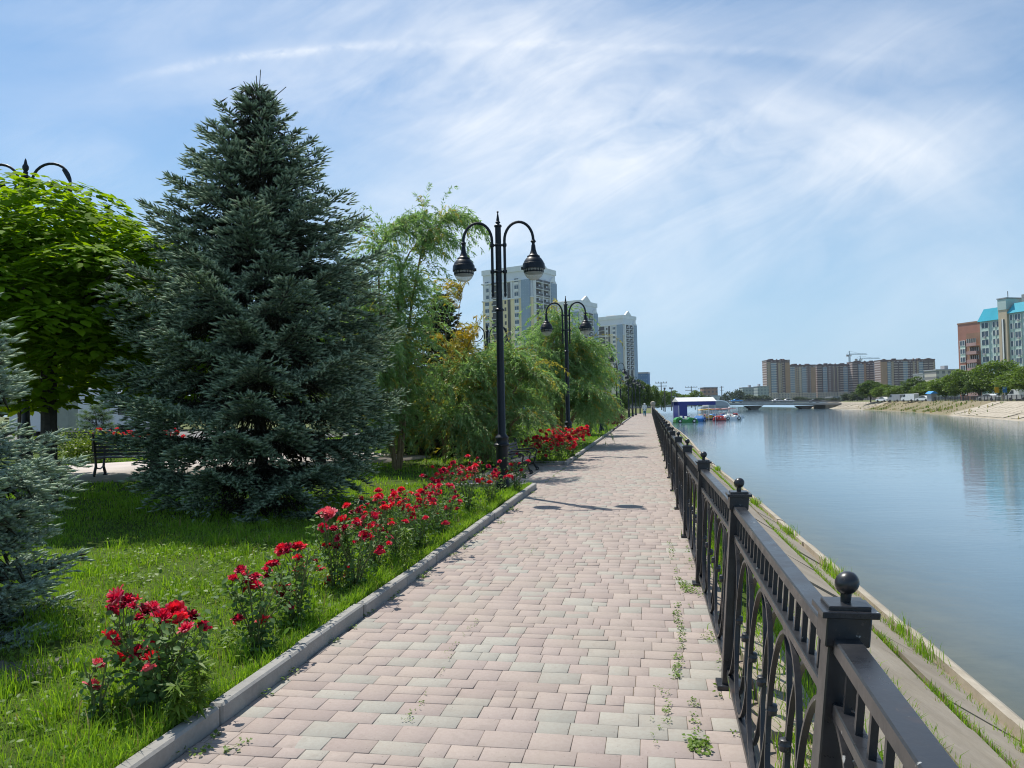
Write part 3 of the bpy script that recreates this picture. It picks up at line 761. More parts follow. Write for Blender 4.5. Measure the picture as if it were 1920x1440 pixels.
def willow(name, label, loc, stems, n, seed, lens=(.6, 1.5), mats=(('willow', .85), ('willow_y', .15)), step=.028, size=.085, outward=.6, fall=1.0, cat='willow', tmin=.3, r0=.05, group=None, spread=.55, twigs=True, tp=.8):
    rng = np.random.default_rng(seed); rnd = random.Random(seed)
    root = thing(name, label, cat, loc, 0, group); w = MB(); ST = []
    for s in stems:
        s = np.array(s, float); k = 10; tt = np.linspace(0, 1, len(s)); q = np.stack([np.interp(np.linspace(0, 1, k), tt, s[:, j]) for j in range(3)], 1)
        for _ in range(2): q[1:-1] = (q[:-2]+2*q[1:-1]+q[2:])/4
        q[1:-1] += rng.normal(0, .03, (k-2, 3)); ST.append(q)
        w.tube(list(q), [r0*(1-.88*i/(k-1)) for i in range(k)], 7)
    allm = []; tot = 0
    sts = strands(ST, n, lens[0], lens[1], rng, rnd, outward, fall, tmin, tp)
    if twigs:
        for q in sts[::2]: w.tube(list(q[::3]), [.006]+[.003]*(len(q[::3])-1), 3, cap=False)
    rnd.shuffle(sts); i0 = 0; Vs = []; Fs = []; Ms = []; off = 0; ml = []
    for k, (mn, fr) in enumerate(mats):
        i1 = len(sts) if k == len(mats)-1 else i0+int(len(sts)*fr)
        if i1 <= i0: continue
        V, F = willow_leaves(sts[i0:i1], rng, step, size, spread); Vs.append(V); Fs.append(F+off); off += len(V); Ms.append(np.full(len(F), len(ml))); ml.append(M[mn]); i0 = i1
    mesh_np('foliage', np.concatenate(Vs), np.concatenate(Fs), ml, root, np.concatenate(Ms))
    w.build('trunk', M['bark_light'], root)
    return root

def broad_proto(name, seed, H=8, Rr=3, n=5000, lsz=.3, mat='tree', trunk=True, zl=.22, clumps=26, bark='bark_dark', trunk_r=.02):
    """round-crowned tree with crown and trunk as children; returns its Empty, label set later"""
    rng = np.random.default_rng(seed); rnd = random.Random(seed); root = thing(name, '', 'tree')
    pos = []; c = np.array([0, 0, H*(zl+1)/2]); hz = H*(1-zl)/2
    cs = []
    for i in range(clumps):
        ga = i*2.4+rnd.random(); cz = 1-1.8*(i+.5)/clumps; s_ = math.sqrt(max(0, 1-cz*cz)); d = np.array([s_*math.cos(ga), s_*math.sin(ga), cz])
        r = Rr*rnd.uniform(.28, .50); cc = c + d*np.array([Rr-r*.6, Rr-r*.6, hz-r*.5])*rnd.uniform(.75, 1.08); cs.append(cc)
        k = int(n/clumps); dd = nrm(rng.normal(0, 1, (k, 3))); dd[:, 2] = np.where(rng.random(k) < .6, np.abs(dd[:, 2]), dd[:, 2])
        pos.append(cc + dd*r*np.array([1, 1, .75])*(rng.random(k)**.35)[:, None])
    pos = np.concatenate(pos); k = len(pos)
    nor = nrm(rng.normal(0, .6, (k, 3))+np.array([0, 0, .8])); tip = rng.normal(0, 1, (k, 3))+np.array([0, 0, -.4])
    V, F = leaves_np(pos, nor, tip, rng.uniform(.6, 1.3, k)*lsz, 'diamond')
    mesh_np('crown', V, F, M[mat], root)
    if trunk:
        w = MB(); tr = H*trunk_r
        w.tube([(0, 0, -.2), (.02*H*.3, 0, H*zl), (0, .02*H, H*.55), (0, 0, H*.8)], [tr*1.3, tr, tr*.6, tr*.2], 8)
        for cc in cs[::2]:
            z0 = H*rnd.uniform(zl*.8, .5); w.tube([(0, 0, z0), tuple((cc*.5+np.array([0, 0, z0])*.5)+np.array([0, 0, .2])), tuple(cc)], [tr*.5, tr*.3, tr*.1], 5)
        w.build('trunk', M[bark], root)
    return root

# ------------------------------------------------------------------ railing along the river
def mat_iron():
    t = NT('black_iron'); n = t.noise(9, 6, .65); n2 = t.noise(2.3, 5, .6)
    c = t.ramp(n, [(.3, (.015, .016, .019)), (.7, (.030, .031, .034))])
    c = t.mix(t.maprange(n2, .64, .74, 0, .6), c, (.085, .05, .036))
    sp = t.noise(30, 3, .5); c = t.mix(t.maprange(sp, .715, .745, 0, .8), c, (.5, .5, .48)); wp = t.noise(70, 4, .7); c = t.mix(t.maprange(wp, .64, .70, 0, .5), c, (.10, .075, .06))
    t.base(c); t.set(.34, 0, .5); r = t.maprange(n, .3, .7, .24, .42); t.L.new(r, t.P.inputs['Roughness']); t.bump(t.noise(60, 4, .6), .15, .002); return t.mat
M['iron'] = mat_iron()
M['lampiron'] = plain('dark_lamp_paint', (.011, .015, .021), .42, .25, 8, bump=.05, spec=.3)
M['benchiron'] = plain('bench_iron', (.014, .014, .016), .4, .2, 12)
M['slat'] = plain('bench_slat', (.045, .047, .05), .5, .3, 9)

SP = 2.43; Y0 = 1.95; SPL = SP/math.cos(AL)
def post_pos(k):
    y = Y0+SP*k; return Vector((xf(y), y, 0))
LEAN = {-1: .12, 0: .105, 1: .075, 2: .05, 3: .03, 4: .015}
rail = thing('river_railing', 'black wrought iron railing with interlaced rings between ball-topped posts along the river walk', 'railing', post_pos(0), -AL)
OFF = {-1: -.15, 0: -.048}
def rail_post():
    m = MB(); m.box((0, 0, .48), (.085, .085, 1.04), bev=.004); m.box((0, 0, .012), (.14, .14, .024), bev=.003)
    c = MB(); c.box((0, 0, 1.035), (.104, .104, .075), bev=.003); c.box((0, 0, 1.078), (.132, .132, .016), bev=.002); c.box((0, 0, 1.09), (.098, .098, .013), bev=.002)
    b = MB(); r = .029; pr = [(.012, 1.094), (.0135, 1.118)]
    for i in range(1, 14):
        a = pi*i/14; pr.append((r*math.sin(a), 1.143-r*math.cos(a)))
    b.lathe([p for p in pr if p[0] > .004], 20)
    p = m.build('post', M['iron'], rail); c.build('post_cap', M['iron'], p); b.build('ball_finial', M['iron'], p)
    return p
def shear(o, l0, l1, x0, L, d0=0, d1=0):
    """lean the piece sideways (local x is across): lean goes linearly along local y from l0 to l1"""
    me = o.data
    for v in me.vertices:
        t = min(1, max(0, (v.co.y-x0)/L)) if L else 0
        v.co.x += (l0+(l1-l0)*t)*v.co.z + d0+(d1-d0)*t
    me.update()
def panel_parts(P, lean):
    """local y runs along the panel from 0 to SP-.085; x across"""
    L = SPL-.085; y0 = .0425
    def fin(m, nm, par=None):
        o = m.build(nm, M['iron'], par); shear(o, lean[0], lean[1], 0, SPL, lean[2], lean[3]); return o
    m = MB(); m.box((0, y0+L/2, 1.0), (.062, L, .038), bev=.004); top = fin(m, 'panel', rail)
    top.location = P
    m = MB(); m.box((0, y0+L/2, .845), (.042, L, .03), bev=.003); fin(m, 'middle_rail', top)
    m = MB(); m.box((0, y0+L/2, .085), (.042, L, .03), bev=.003); fin(m, 'bottom_rail', top)
    for i in range(20):
        y = y0 + L*(i+.5)/20
        m = MB(); m.box((0, y, .92), (.016, .016, .12)); fin(m, 'picket', top)
    s = L/8
    for i in range(-0, 9):
        yc = y0 + s*i; n = 28; pts = []
        for j in range(n+1):
            a = -pi/2 + 2*pi*j/n if 0 < i < 8 else (-pi/2+pi*j/n if i == 0 else pi/2+pi*j/n)
            pts.append(Vector((.010*(1 if i % 2 else -1), yc+(s-.004)*math.cos(a), .465+.363*math.sin(a))))
        m = MB()
        # flat bar swept round the ring
        ring = []
        for j, p in enumerate(pts):
            d = (pts[min(j+1, n)]-pts[max(j-1, 0)]); 
            if 0 < i < 8 and j in (0, n): d = pts[1]-pts[n-1]
            d.normalize(); nn = Vector((0, -d.z, d.y))*.0065; xx = Vector((.0095, 0, 0))
            ring.append([p-nn-xx, p+nn-xx, p+nn+xx, p-nn+xx])
        vs = [tuple(q) for r_ in ring for q in r_]; fs = []
        for j in range(n):
            for e in range(4): fs.append((j*4+e, j*4+(e+1) % 4, j*4+4+(e+1) % 4, j*4+4+e))
        m.add(vs, fs); o = m.build('ring', M['iron'], top, smooth=50); shear(o, lean[0], lean[1], 0, SPL, lean[2], lean[3])
    for i in range(1, 8):
        m = MB(); m.lathe([(.012, -.022), (.019, -.018), (.019, -.006), (.022, 0), (.019, .006), (.019, .018), (.012, .022)], 10, (0, y0+s*i, .465)); fin(m, 'collar', top)
    return top
def merged(top):
    m = MB()
    for o in [top]+list(top.children):
        b = len(m.v); m.v.extend([tuple(v.co) for v in o.data.vertices])
        for p in o.data.polygons: m.f.append(tuple(b+i for i in p.vertices)); m.m.append(0)
    return m.build('panel', M['iron'], rail)
pproto = rail_post(); far_panel = None
CLEAN = {o.name.split('.')[0]: o.data.copy() for o in [pproto]+list(pproto.children)}
for k in range(-1, 48):
    loc = Vector((0, SP*k/math.cos(AL), 0))
    if k == -1: p = pproto; p.location = loc
    else: p = copy_tree(pproto, rail); p.location = loc
    l = LEAN.get(k, 0)
    for o in [p]+list(p.children):
        if l: o.data = CLEAN[o.name.split('.')[0]].copy(); shear(o, l, l, 0, 0, OFF.get(k, 0), OFF.get(k, 0))
        else: o.data = CLEAN[o.name.split('.')[0]]
    l2 = LEAN.get(k+1, 0); q0 = loc+Vector((0, 0, 0))
    if k < 5: top = panel_parts(q0, (l, l2, OFF.get(k, 0), OFF.get(k+1, 0)))
    elif k == 5: top = panel_parts(q0, (0, 0, 0, 0)); proto_top = top
    elif k == 6:
        far_panel = merged(proto_top); far_panel.location = q0
    elif k < 47:
        c = far_panel.copy(); COL.objects.link(c); c.location = q0

# ------------------------------------------------------------------ lamps
M['globe'] = None
def mat_globe():
    t = NT('lamp_glass'); t.base((.86, .84, .76)); t.set(.18, 0, .5)
    tr = t.N.new('ShaderNodeBsdfTransparent'); tr.inputs[0].default_value = (.93, .93, .9, 1)
    tl = t.N.new('ShaderNodeBsdfTranslucent'); tl.inputs[0].default_value = (.85, .83, .76, 1)
    a = t.N.new('ShaderNodeMixShader'); a.inputs[0].default_value = .5; t.L.new(t.P.outputs[0], a.inputs[1]); t.L.new(tl.outputs[0], a.inputs[2])
    b = t.N.new('ShaderNodeMixShader'); b.inputs[0].default_value = .45; t.L.new(a.outputs[0], b.inputs[1]); t.L.new(tr.outputs[0], b.inputs[2]); t.L.new(b.outputs[0], t.out.inputs[0]); return t.mat
M['globe'] = mat_globe()
def lamp(name, label, loc, rz=0, group='twin arm lamps along the walk', full=True):
    root = thing(name, label, 'street lamp', loc, rz, group)
    m = MB()
    m.lathe([(.155, 0), (.155, .05), (.145, .06), (.148, .16), (.13, .19), (.118, .22), (.112, .30), (.112, .80), (.118, .82), (.145, .84), (.147, .865), (.12, .885), (.112, .93), (.118, .96), (.125, .985), (.112, 1.01), (.085, 1.03), (.072, 1.06),
             (.068, 2.4), (.064, 3.3), (.085, 3.31), (.085, 3.335), (.06, 3.36), (.055, 3.7), (.055, 4.85), (.07, 4.86), (.07, 4.885), (.052, 4.9)], 18)
    pole = m.build('pole', M['lampiron'], root)
    f = MB(); f.lathe([(.03, 4.9), (.03, 4.92), (.046, 4.935), (.046, 4.95), (.026, 4.965), (.03, 4.985), (.012, 5.10), (.009, 5.115), (.019, 5.128), (.02, 5.14), (.012, 5.152), (.004, 5.157)], 12); f.build('finial', M['lampiron'], root)
    c = MB()
    for z in (4.03, 4.52):
        c.lathe([(.064, z-.02), (.072, z-.015), (.072, z+.015), (.064, z+.02)], 14)
        c.box((0, 0, z), (.25, .04, .024), bev=.004)
        for s in (-1, 1): c.lathe([(.034, z-.03), (.04, z-.02), (.04, z+.02), (.034, z+.03)], 12, (s*.115, 0, 0))
    c.build('bracket', M['lampiron'], root)
    for s in (-1, 1):
        a = MB(); pts = [(s*.115, 0, 3.62), (s*.115, 0, 3.66), (s*.115, 0, 4.1), (s*.115, 0, 4.58)]; rr = [.014, .024, .026, .026]
        cx = .38; n = 16
        for i in range(n+1):
            t = pi*i/n; pts.append((s*(cx-.265*math.cos(t)), 0, 4.60+.34*math.sin(t))); rr.append(.026)
        a.tube(pts, rr, 10); a.lathe([(.012, 3.57), (.026, 3.59), (.026, 3.62), (.018, 3.64)], 10, (s*.115, 0, 0)); a.build('arm', M['lampiron'], root)
        x = s*.645
        h = MB(); h.lathe([(.026, 4.62), (.03, 4.60), (.05, 4.575), (.05, 4.565), (.03, 4.545), (.026, 4.52), (.036, 4.505), (.038, 4.49), (.045, 4.42), (.07, 4.34), (.10, 4.305), (.118, 4.30), (.118, 4.288), (.11, 4.28), (.145, 4.25), (.178, 4.20), (.192, 4.165), (.20, 4.16), (.202, 4.145), (.205, 4.11), (.208, 4.095), (.208, 4.06), (.195, 4.055)], 24, (x, 0, 0))
        h.box((x-s*.215, 0, 4.08), (.035, .05, .05), bev=.005)
        hh = h.build('lantern', M['lampiron'], root)
        g = MB(); g.lathe([(.187*math.cos(t)+.003, 4.06-.205*math.sin(t)) for t in [pi/2*i/9 for i in range(10)]][:-1]+[(.01, 3.856)], 24, (x, 0, 0)); g.build('glass_globe', M['globe'], hh)
        rf = MB(); rf.lathe([(.19, 4.058), (.185, 4.0), (.175, 3.985), (.17, 3.99), (.16, 4.03)], 20, (x, 0, 0)); rf.build('reflector_band', M['lampiron'], hh)
    return root
l1 = lamp('street_lamp', 'tall dark twin-arm lamp standing in grass at the kerb among the red roses', (*gnd(943, 927)[:2], .05), -.06)
def lampat(px, Y, label, rz=-.06):
    p = at(px, 760, Y); return dup(l1, (p.x, p.y, .05), rz, label)
lampat(1064.5, 25.3, 'dark twin-arm lamp rising behind the red rose bed past the bench recess')
lampat(1127, 44, 'dark twin-arm lamp half buried in the willows, only one lantern clear of the leaves')
lampat(1157, 63, 'dark twin-arm lamp just beyond the last willow, left of a close pair')
lampat(1164, 74, 'dark twin-arm lamp standing close right of another just beyond the last willow')
lampat(1179, 88, 'slim far lamp at the path edge, first of four beyond the close pair')
lampat(1186, 96, 'slim far lamp at the path edge, second of four beyond the close pair')
lampat(1192, 106, 'slim far lamp at the path edge, third of four beyond the close pair')
lampat(1200, 122, 'slim far lamp at the path edge, last of four, nearest the walker')

def park_lamp(name, label, loc, rz, H=6.6):
    root = thing(name, label, 'street lamp', loc, rz, 'scroll arm lamps in the park')
    m = MB(); m.lathe([(.17, 0), (.17, .1), (.13, .2), (.12, .9), (.15, .93), (.15, .97), (.09, 1.05), (.075, 1.2), (.06, H-1.2), (.075, H-.52), (.075, H-.45), (.05, H-.42)], 14); m.build('pole', M['lampiron'], root)
    f = MB(); f.lathe([(.05, H-.42), (.085, H-.40), (.085, H-.37), (.04, H-.34), (.05, H-.29), (.035, H-.27), (.06, H-.22), (.062, H-.17), (.035, H-.12), (.02, H-.04), (.004, H)], 12); f.build('finial', M['lampiron'], root)
    for s in (-1, 1):
        a = MB(); pts = []
        for i in range(17):
            t = pi*(1.0-1.25*i/16)
            pts.append((s*(.53+.40*math.cos(t)), 0, H-.52+.40*math.sin(t)))
        a.tube([(s*.06, 0, H-1.35), (s*.11, 0, H-.9)]+pts, .028, 8)
        sc = [(s*(.53+.33*math.cos(t)), 0, H-.52+.33*math.sin(t)) for t in [-.2-pi*.9*i/10 for i in range(11)]]
        a.tube([pts[-3]]+sc, .02, 7)
        c0 = (s*.50, 0, H-.55); a.tube([(s*.78, 0, H-.25), (s*.86, 0, H-.35), (s*.92, 0, H-.5)], [.03, .05, .03], 8); a.build('arm', M['lampiron'], root)
        b = MB(); b.lathe([(.02, -.07), (.06, -.045), (.075, 0), (.06, .045), (.02, .07)], 12, c0); b.build('ball', M['lampiron'], root)
        h = MB(); x = s*.93; h.lathe([(.03, H-.6), (.05, H-.66), (.03, H-.7), (.05, H-.78), (.10, H-.88), (.2, H-1.0), (.23, H-1.1), (.21, H-1.12)], 16, (x, 0, 0)); hh = h.build('lantern', M['lampiron'], root)
        g = MB(); g.lathe([(.2*math.cos(t)+.003, H-1.12-.2*math.sin(t)) for t in [pi/2*i/7 for i in range(8)]][:-1]+[(.02, H-1.32)], 16, (x, 0, 0)); g.build('glass_globe', M['globe'], hh)
    return root
def pl_at(px, py, Y, label, H=6.6, rz=.0):
    p = at(px, py, Y); return park_lamp('park_lamp', label, (p.x, p.y, p.z-H), rz, H)
pl_at(48, 297, 15.8, 'scroll-arm lamp whose top pokes out above the catalpa')
pl_at(913, 606, 36, 'scroll-arm lamp behind the willows, left of the cream tower')
pl_at(988, 648, 50, 'scroll-arm lamp showing only its top over the willows before the cream tower')

# ------------------------------------------------------------------ benches
def bench(name, label, loc, rz, L=1.8, group='iron and slat park benches'):
    """faces -y in its own frame"""
    root = thing(name, label, 'bench', loc, rz, group)
    def spiral(m, c, r, a0, turns, rad, y, sgn=1):
        pts = []
        n = int(14*turns)
        for i in range(n+1):
            t = a0+sgn*2*pi*turns*i/n; q = r*(1-.75*i/n); pts.append((c[0], c[1]+q*math.cos(t), c[2]+q*math.sin(t)))
        m.tube(pts, rad, 7)
    st = MB()
    for i in range(6): st.box((0, -.24+.085*i, .44+.004*math.sin(i)), (L, .062, .028), bev=.006)
    st.build('seat', M['slat'], root)
    bk = MB()
    for i in range(5):
        z = .52+.085*i; st_m = Matrix.Rotation(R(-14), 3, 'X'); bk.box((0, .225+.06*(i*.28), z), (L, .026, .064), M=st_m, bev=.006)
    bk.build('backrest', M['slat'], root)
    for x in ((-L/2+.06, L/2-.06) if L < 2.1 else (-L/2+.06, 0, L/2-.06)):
        m = MB()
        m.tube([(x, -.30, .06), (x, -.27, .12), (x, -.22, .22), (x, -.25, .34), (x, -.27, .42)], [.03, .034, .03, .028, .028], 7)
        spiral(m, (x, -.31, .055), .05, pi/2, 1.2, .018, 0, 1); m.lathe([(.02, 0), (.055, .01), (.055, .03), (.02, .04)], 8, (x, -.31, .0))
        m.tube([(x, .30, .02), (x, .26, .1), (x, .19, .24), (x, .2, .36), (x, .215, .46), (x, .27, .70), (x, .33, .92), (x, .36, .97)], [.034, .034, .03, .028, .03, .026, .024, .018], 7)
        spiral(m, (x, .315, .955), .05, 0, 1.1, .016, 0, 1)
        m.tube([(x, -.27, .41), (x, 0, .415), (x, .215, .43)], .026, 7)
        m.tube([(x, -.22, .22), (x, -.05, .17), (x, .12, .19), (x, .19, .24)], .018, 6)
        m.build('end_frame', M['benchiron'], root)
        a = MB(); a.tube([(x, .24, .66), (x, .1, .66), (x, -.1, .68), (x, -.24, .67), (x, -.31, .62), (x, -.29, .52), (x, -.27, .43)], [.02, .022, .024, .026, .028, .024, .02], 7)
        spiral(a, (x, -.20, .60), .05, pi/2, 1.3, .013, 0, 1); a.build('armrest', M['benchiron'], root)
    return root
bf = (gnd(982.6, 896.9)+gnd(1011, 880.6))/2; BENCH = (bf.x-.29, bf.y+.05, 0)
bench('park_bench', 'black iron bench in the paved recess beside the walk, facing the river', BENCH, pi/2-AL, 2.5).scale = (.86, .86, .80)
g1 = gnd(245, 893, .155); g2 = gnd(95, 868, .155)
bench('park_bench', 'black bench with scrolled iron legs, half hidden by the big blue spruce', (g1.x, g1.y+.3, .155), pi+.10)
bench('park_bench', 'black slatted bench behind the catalpa trunk across the inner promenade', (g2.x-.4, g2.y+2.2, .155), -.05, 2.0)

# ------------------------------------------------------------------ big plants
bl = at(490, 985, 12.1)
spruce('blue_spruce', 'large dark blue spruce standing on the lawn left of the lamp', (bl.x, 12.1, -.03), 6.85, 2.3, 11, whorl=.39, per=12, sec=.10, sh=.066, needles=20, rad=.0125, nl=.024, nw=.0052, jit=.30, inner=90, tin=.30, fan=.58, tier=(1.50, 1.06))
bs = at(-75, 1150, 5.3)
spruce('blue_spruce', 'pale blue spruce cut by the left edge of the photo, nearer than the other', (bs.x-.26, 5.3, .05), 2.95, 1.06, 23, whorl=.27, per=10, sec=.065, sh=.045, needles=24, nl=.020, nw=.0036, rad=.010, slen=.66, jit=.6, inner=60, tips=False, mats=[M['spruce_pale'], M['spruce_new_lit']], newfrac=.25, prof=([0, .15, .27, .33, .43, .54, .7, 1], [.9, .86, .72, .86, 1.0, .62, .52, .05]))
ct = at(88, 600, 12.9)
catalpa('catalpa_tree', 'round-headed catalpa with big lime leaves left of the blue spruce', (ct.x, 12.9, .05), 5.42, 2.42, 1.72, 5, nl=20000, lsz=.14)
c2 = gnd(290, 915); c2 = Vector((c2.x, c2.y, 0))
catalpa('catalpa_tree', 'second catalpa with a slim dark trunk standing behind the blue spruce', (at(291, 900, 16.6).x, 16.6, .05), 5.0, 2.0, 1.55, 6, nl=4500, lsz=.2)
catalpa('catalpa_tree', 'catalpa added for its shade behind the round-headed one, at the far left', (-11.6, 18.2, .05), 5.0, 2.1, 1.6, 9, nl=4000, lsz=.2)  # extra tree, mostly hidden, put in to shade the lawn
catalpa('catalpa_tree', 'third catalpa, lime leaves glimpsed between the spruce and the first willow', (at(600, 880, 21).x, 21, .05), 5.2, 2.3, 1.5, 8, nl=4000, lsz=.2)

wl = gnd(742, 885)
def P(px, py, Y, o): p = at(px, py, Y); return (p.x-o.x, p.y-o.y, p.z)
o = Vector((wl.x, 19.5, 0)); Yw = 19.5
stems = [[(0, 0, 0), P(730, 760, Yw, o), P(715, 620, Yw-.4, o), P(705, 480, Yw-.3, o), P(722, 425, Yw, o), P(752, 418, Yw, o)],
         [(.1, .1, 0), P(768, 740, Yw, o), P(762, 590, Yw+.3, o), P(785, 480, Yw, o), P(820, 410, Yw-.2, o), P(850, 408, Yw-.2, o)],
         [(.05, 0, 0), P(755, 700, Yw, o), P(740, 560, Yw+.2, o), P(758, 470, Yw, o), P(800, 440, Yw, o)],
         [(0, .1, 0), P(712, 720, Yw, o), P(690, 610, Yw+.5, o), P(688, 540, Yw, o)],
         [(-.05, .1, 0), P(725, 770, Yw-.5, o), P(700, 690, Yw-.8, o), P(712, 640, Yw-1, o)]]
willow('willow_tree', 'tallest willow, its arching whips reaching above the others beside the blue spruce', (o.x, o.y, .03), stems, 1350, 31, (.6, 1.7), (('willow', .92), ('willow_y', .08)), step=.028, size=.125, outward=.62, fall=.95, r0=.05, tmin=.13, tp=1.35)
# conifer with bronze needles behind it, an autumn-gold shrub in front
cf = at(830, 800, 25)
spruce('dark_conifer', 'dark bronze-tinged conifer behind the tallest willow', (cf.x, 25, 0), 5.5, 1.55, 41, 'conifer', whorl=.30, per=11, sec=.12, sh=.08, needles=4, nl=.04, nw=.009, rad=.018, tips=False, mats=[M['conifer'], M['conifer_new']], newfrac=.5, prof=([0, .3, .6, .8, .93, 1], [1, 1, .8, .5, .22, .03]))
o = Vector((at(832, 860, 21.5).x, 21.5, 0))
stems = [[(0, 0, 0), P(838, 760, 21.5, o), P(850, 640, 21.5, o), P(868, 545, 21.5, o)], [(0, 0, 0), P(845, 740, 21.5, o), P(872, 660, 21.5, o), P(905, 585, 21.5, o)], [(0, 0, 0), P(820, 760, 21.2, o), P(835, 670, 21, o), P(840, 600, 21, o)],
         [(0, 0, 0), P(860, 790, 21.2, o), P(885, 740, 21, o), P(900, 715, 21, o)]]
willow('autumn_shrub', 'sparse golden-yellow leafed sapling between the tallest willow and the dark conifer', (o.x, o.y, .03), stems, 210, 37, (.4, .9), (('willow_gold', .42), ('willow_y', .58)), step=.024, size=.125, outward=.8, fall=.8, cat='sapling', r0=.035)
o = Vector((at(905, 880, 21.5).x, 21.5, 0))
stems = [[(0, 0, 0), P(905, 800, 21.3, o), P(895, 720, 21, o), P(880, 690, 20.6, o)], [(0, 0, 0), P(925, 790, 21.3, o), P(940, 700, 21.2, o), P(955, 665, 21, o)], [(0, 0, 0), P(890, 800, 21, o), P(860, 760, 20.5, o), P(835, 735, 20.2, o)],
         [(0, 0, 0), P(935, 800, 21.3, o), P(965, 730, 21, o), P(985, 700, 20.8, o)], [(0, 0, 0), P(915, 780, 22.3, o), P(915, 700, 22.6, o), P(925, 660, 22.5, o)], [(0, 0, 0), P(950, 820, 20.6, o), P(975, 780, 20.2, o)], [(0, 0, 0), P(870, 820, 20.2, o), P(845, 790, 19.8, o)]]
willow('willow_tree', 'low drooping willow right behind the nearest lamp, leaves hanging to the grass', (o.x, o.y, .03), stems, 1350, 33, (.6, 1.5), (('willow', .86), ('willow_y', .14)), step=.028, size=.125, outward=.9, fall=.9, r0=.06, tmin=.2)
o = Vector((at(1055, 845, 30).x, 30, 0))
stems = [[(0, 0, 0), P(1040, 760, 30, o), P(1030, 670, 29.5, o), P(1040, 635, 29.3, o)], [(0, 0, 0), P(1050, 740, 30, o), P(1058, 650, 30, o), P(1046, 590, 30, o)], [(0, 0, 0), P(1070, 750, 30, o), P(1080, 660, 30, o), P(1088, 645, 30, o)],
         [(0, 0, 0), P(1080, 770, 30.5, o), P(1098, 710, 30.5, o), P(1108, 695, 30.5, o)], [(0, 0, 0), P(1020, 770, 29.5, o), P(1000, 700, 29, o), P(990, 680, 29, o)], [(0, 0, 0), P(1078, 770, 29, o), P(1100, 740, 28.8, o)], [(0, 0, 0), P(1060, 760, 31.5, o), P(1075, 670, 32, o)]]
willow('willow_tree', 'broad weeping willow around the lamp beyond the bench recess', (o.x, o.y, .03), stems, 1500, 34, (.9, 2.0), (('willow', .9), ('willow_y', .10)), step=.038, size=.155, outward=.95, fall=.95, r0=.08, tmin=.25)
o = Vector((at(1105, 820, 40).x, 40, 0))
stems = [[(0, 0, 0), P(1100, 760, 40, o), P(1100, 700, 40, o), P(1102, 680, 40, o)], [(0, 0, 0), P(1110, 750, 40, o), P(1118, 710, 40, o), P(1122, 700, 40, o)], [(0, 0, 0), P(1115, 775, 39.5, o), P(1126, 755, 39, o)], [(0, 0, 0), P(1090, 760, 39.5, o), P(1075, 700, 39, o)]]
willow('willow_tree', 'farthest weeping willow, overhanging the walk just before the close pair of lamps', (o.x, o.y, .03), stems, 800, 36, (.9, 1.8), (('willow', .95), ('willow_y', .05)), step=.05, size=.17, outward=.95, fall=.95, r0=.08, tmin=.25)
o = Vector((at(790, 880, 24).x, 24, 0))
stems = [[(0, 0, 0), (-1, 0, 1.2), (-1.4, .2, 2.2)], [(0, 0, 0), (.3, 0, 1.0), (.8, 0, 1.7)], [(0, 0, 0), (-.4, 0, 1.3), (-.5, 0, 2.2)], [(0, 0, 0), (1.2, 0, 1.2), (1.8, 0, 1.9)]]
willow('willow_shrub', 'bushy willow undergrowth between the tallest and the low drooping willow', (o.x, o.y, .03), stems, 800, 38, (.6, 1.4), (('willow', .8), ('willow_y', .2)), step=.03, size=.12, outward=.9, fall=.9, cat='shrub', r0=.05, tmin=.15)

# ------------------------------------------------------------------ roses
def bloom_mesh(seed, r, mats, petals=34):
    rng = random.Random(seed); m = MB()
    for i in range(petals):
        f = i/petals; a = i*2.39996; rr = r*(.18+.82*f**.75); open_ = .12+.98*f**1.4; w = r*(.35+.55*f); h = r*(.95-.25*f)
        ca, sa = math.cos(a), math.sin(a); vs = []
        for v in range(4):
            t = v/3; el = open_*t*1.15
            rad = rr*.35 + h*math.sin(el)*(.75+.25*t)*1.0 + rr*.30*t; z = h*math.cos(el*.85)*t*1.30 - .22*r*f*t*t
            for u in (-1, -.4, .4, 1):
                ww = w*(.35+.75*math.sin(pi*min(.5+.45*t, .95)))*u*.62; cup = -(u*u)*.16*r*(1-.5*f)
                x = rad+cup+rng.gauss(0, .018*r); y = ww; zz = z - .07*r*(u*u)*t + rng.gauss(0, .02*r) - (.06*r if v == 3 and abs(u) == 1 else 0)
                vs.append((x*ca-y*sa, x*sa+y*ca, zz))
        fs = [(q*4+p, q*4+p+1, q*4+p+5, q*4+p+4) for q in range(3) for p in range(3)]
        m.add(vs, fs, 1 if rng.random() < .35 else 0)
    me_o = m.build('rose_bloom', mats, None, 80); me = me_o.data; bpy.data.objects.remove(me_o); return me
BL = {'red': [bloom_mesh(1, .036, [M['rose_red'], M['rose_crimson']]), bloom_mesh(2, .042, [M['rose_red'], M['rose_red']])],
      'crimson': [bloom_mesh(3, .038, [M['rose_crimson'], M['rose_red']]), bloom_mesh(4, .034, [M['rose_crimson'], M['rose_dark']])],
      'faded': [bloom_mesh(9, .040, [M['rose_crimson'], M['rose_pink']], 26), bloom_mesh(10, .030, [M['rose_dark'], M['rose_pink']], 20)],
      'bud': [bloom_mesh(11, .019, [M['rose_red'], M['rose_leaf']], 9)],
      'dark': [bloom_mesh(5, .030, [M['rose_dark'], M['rose_crimson']], 18)],
      'pink': [bloom_mesh(6, .045, [M['rose_pink'], M['rose_pink']])]}
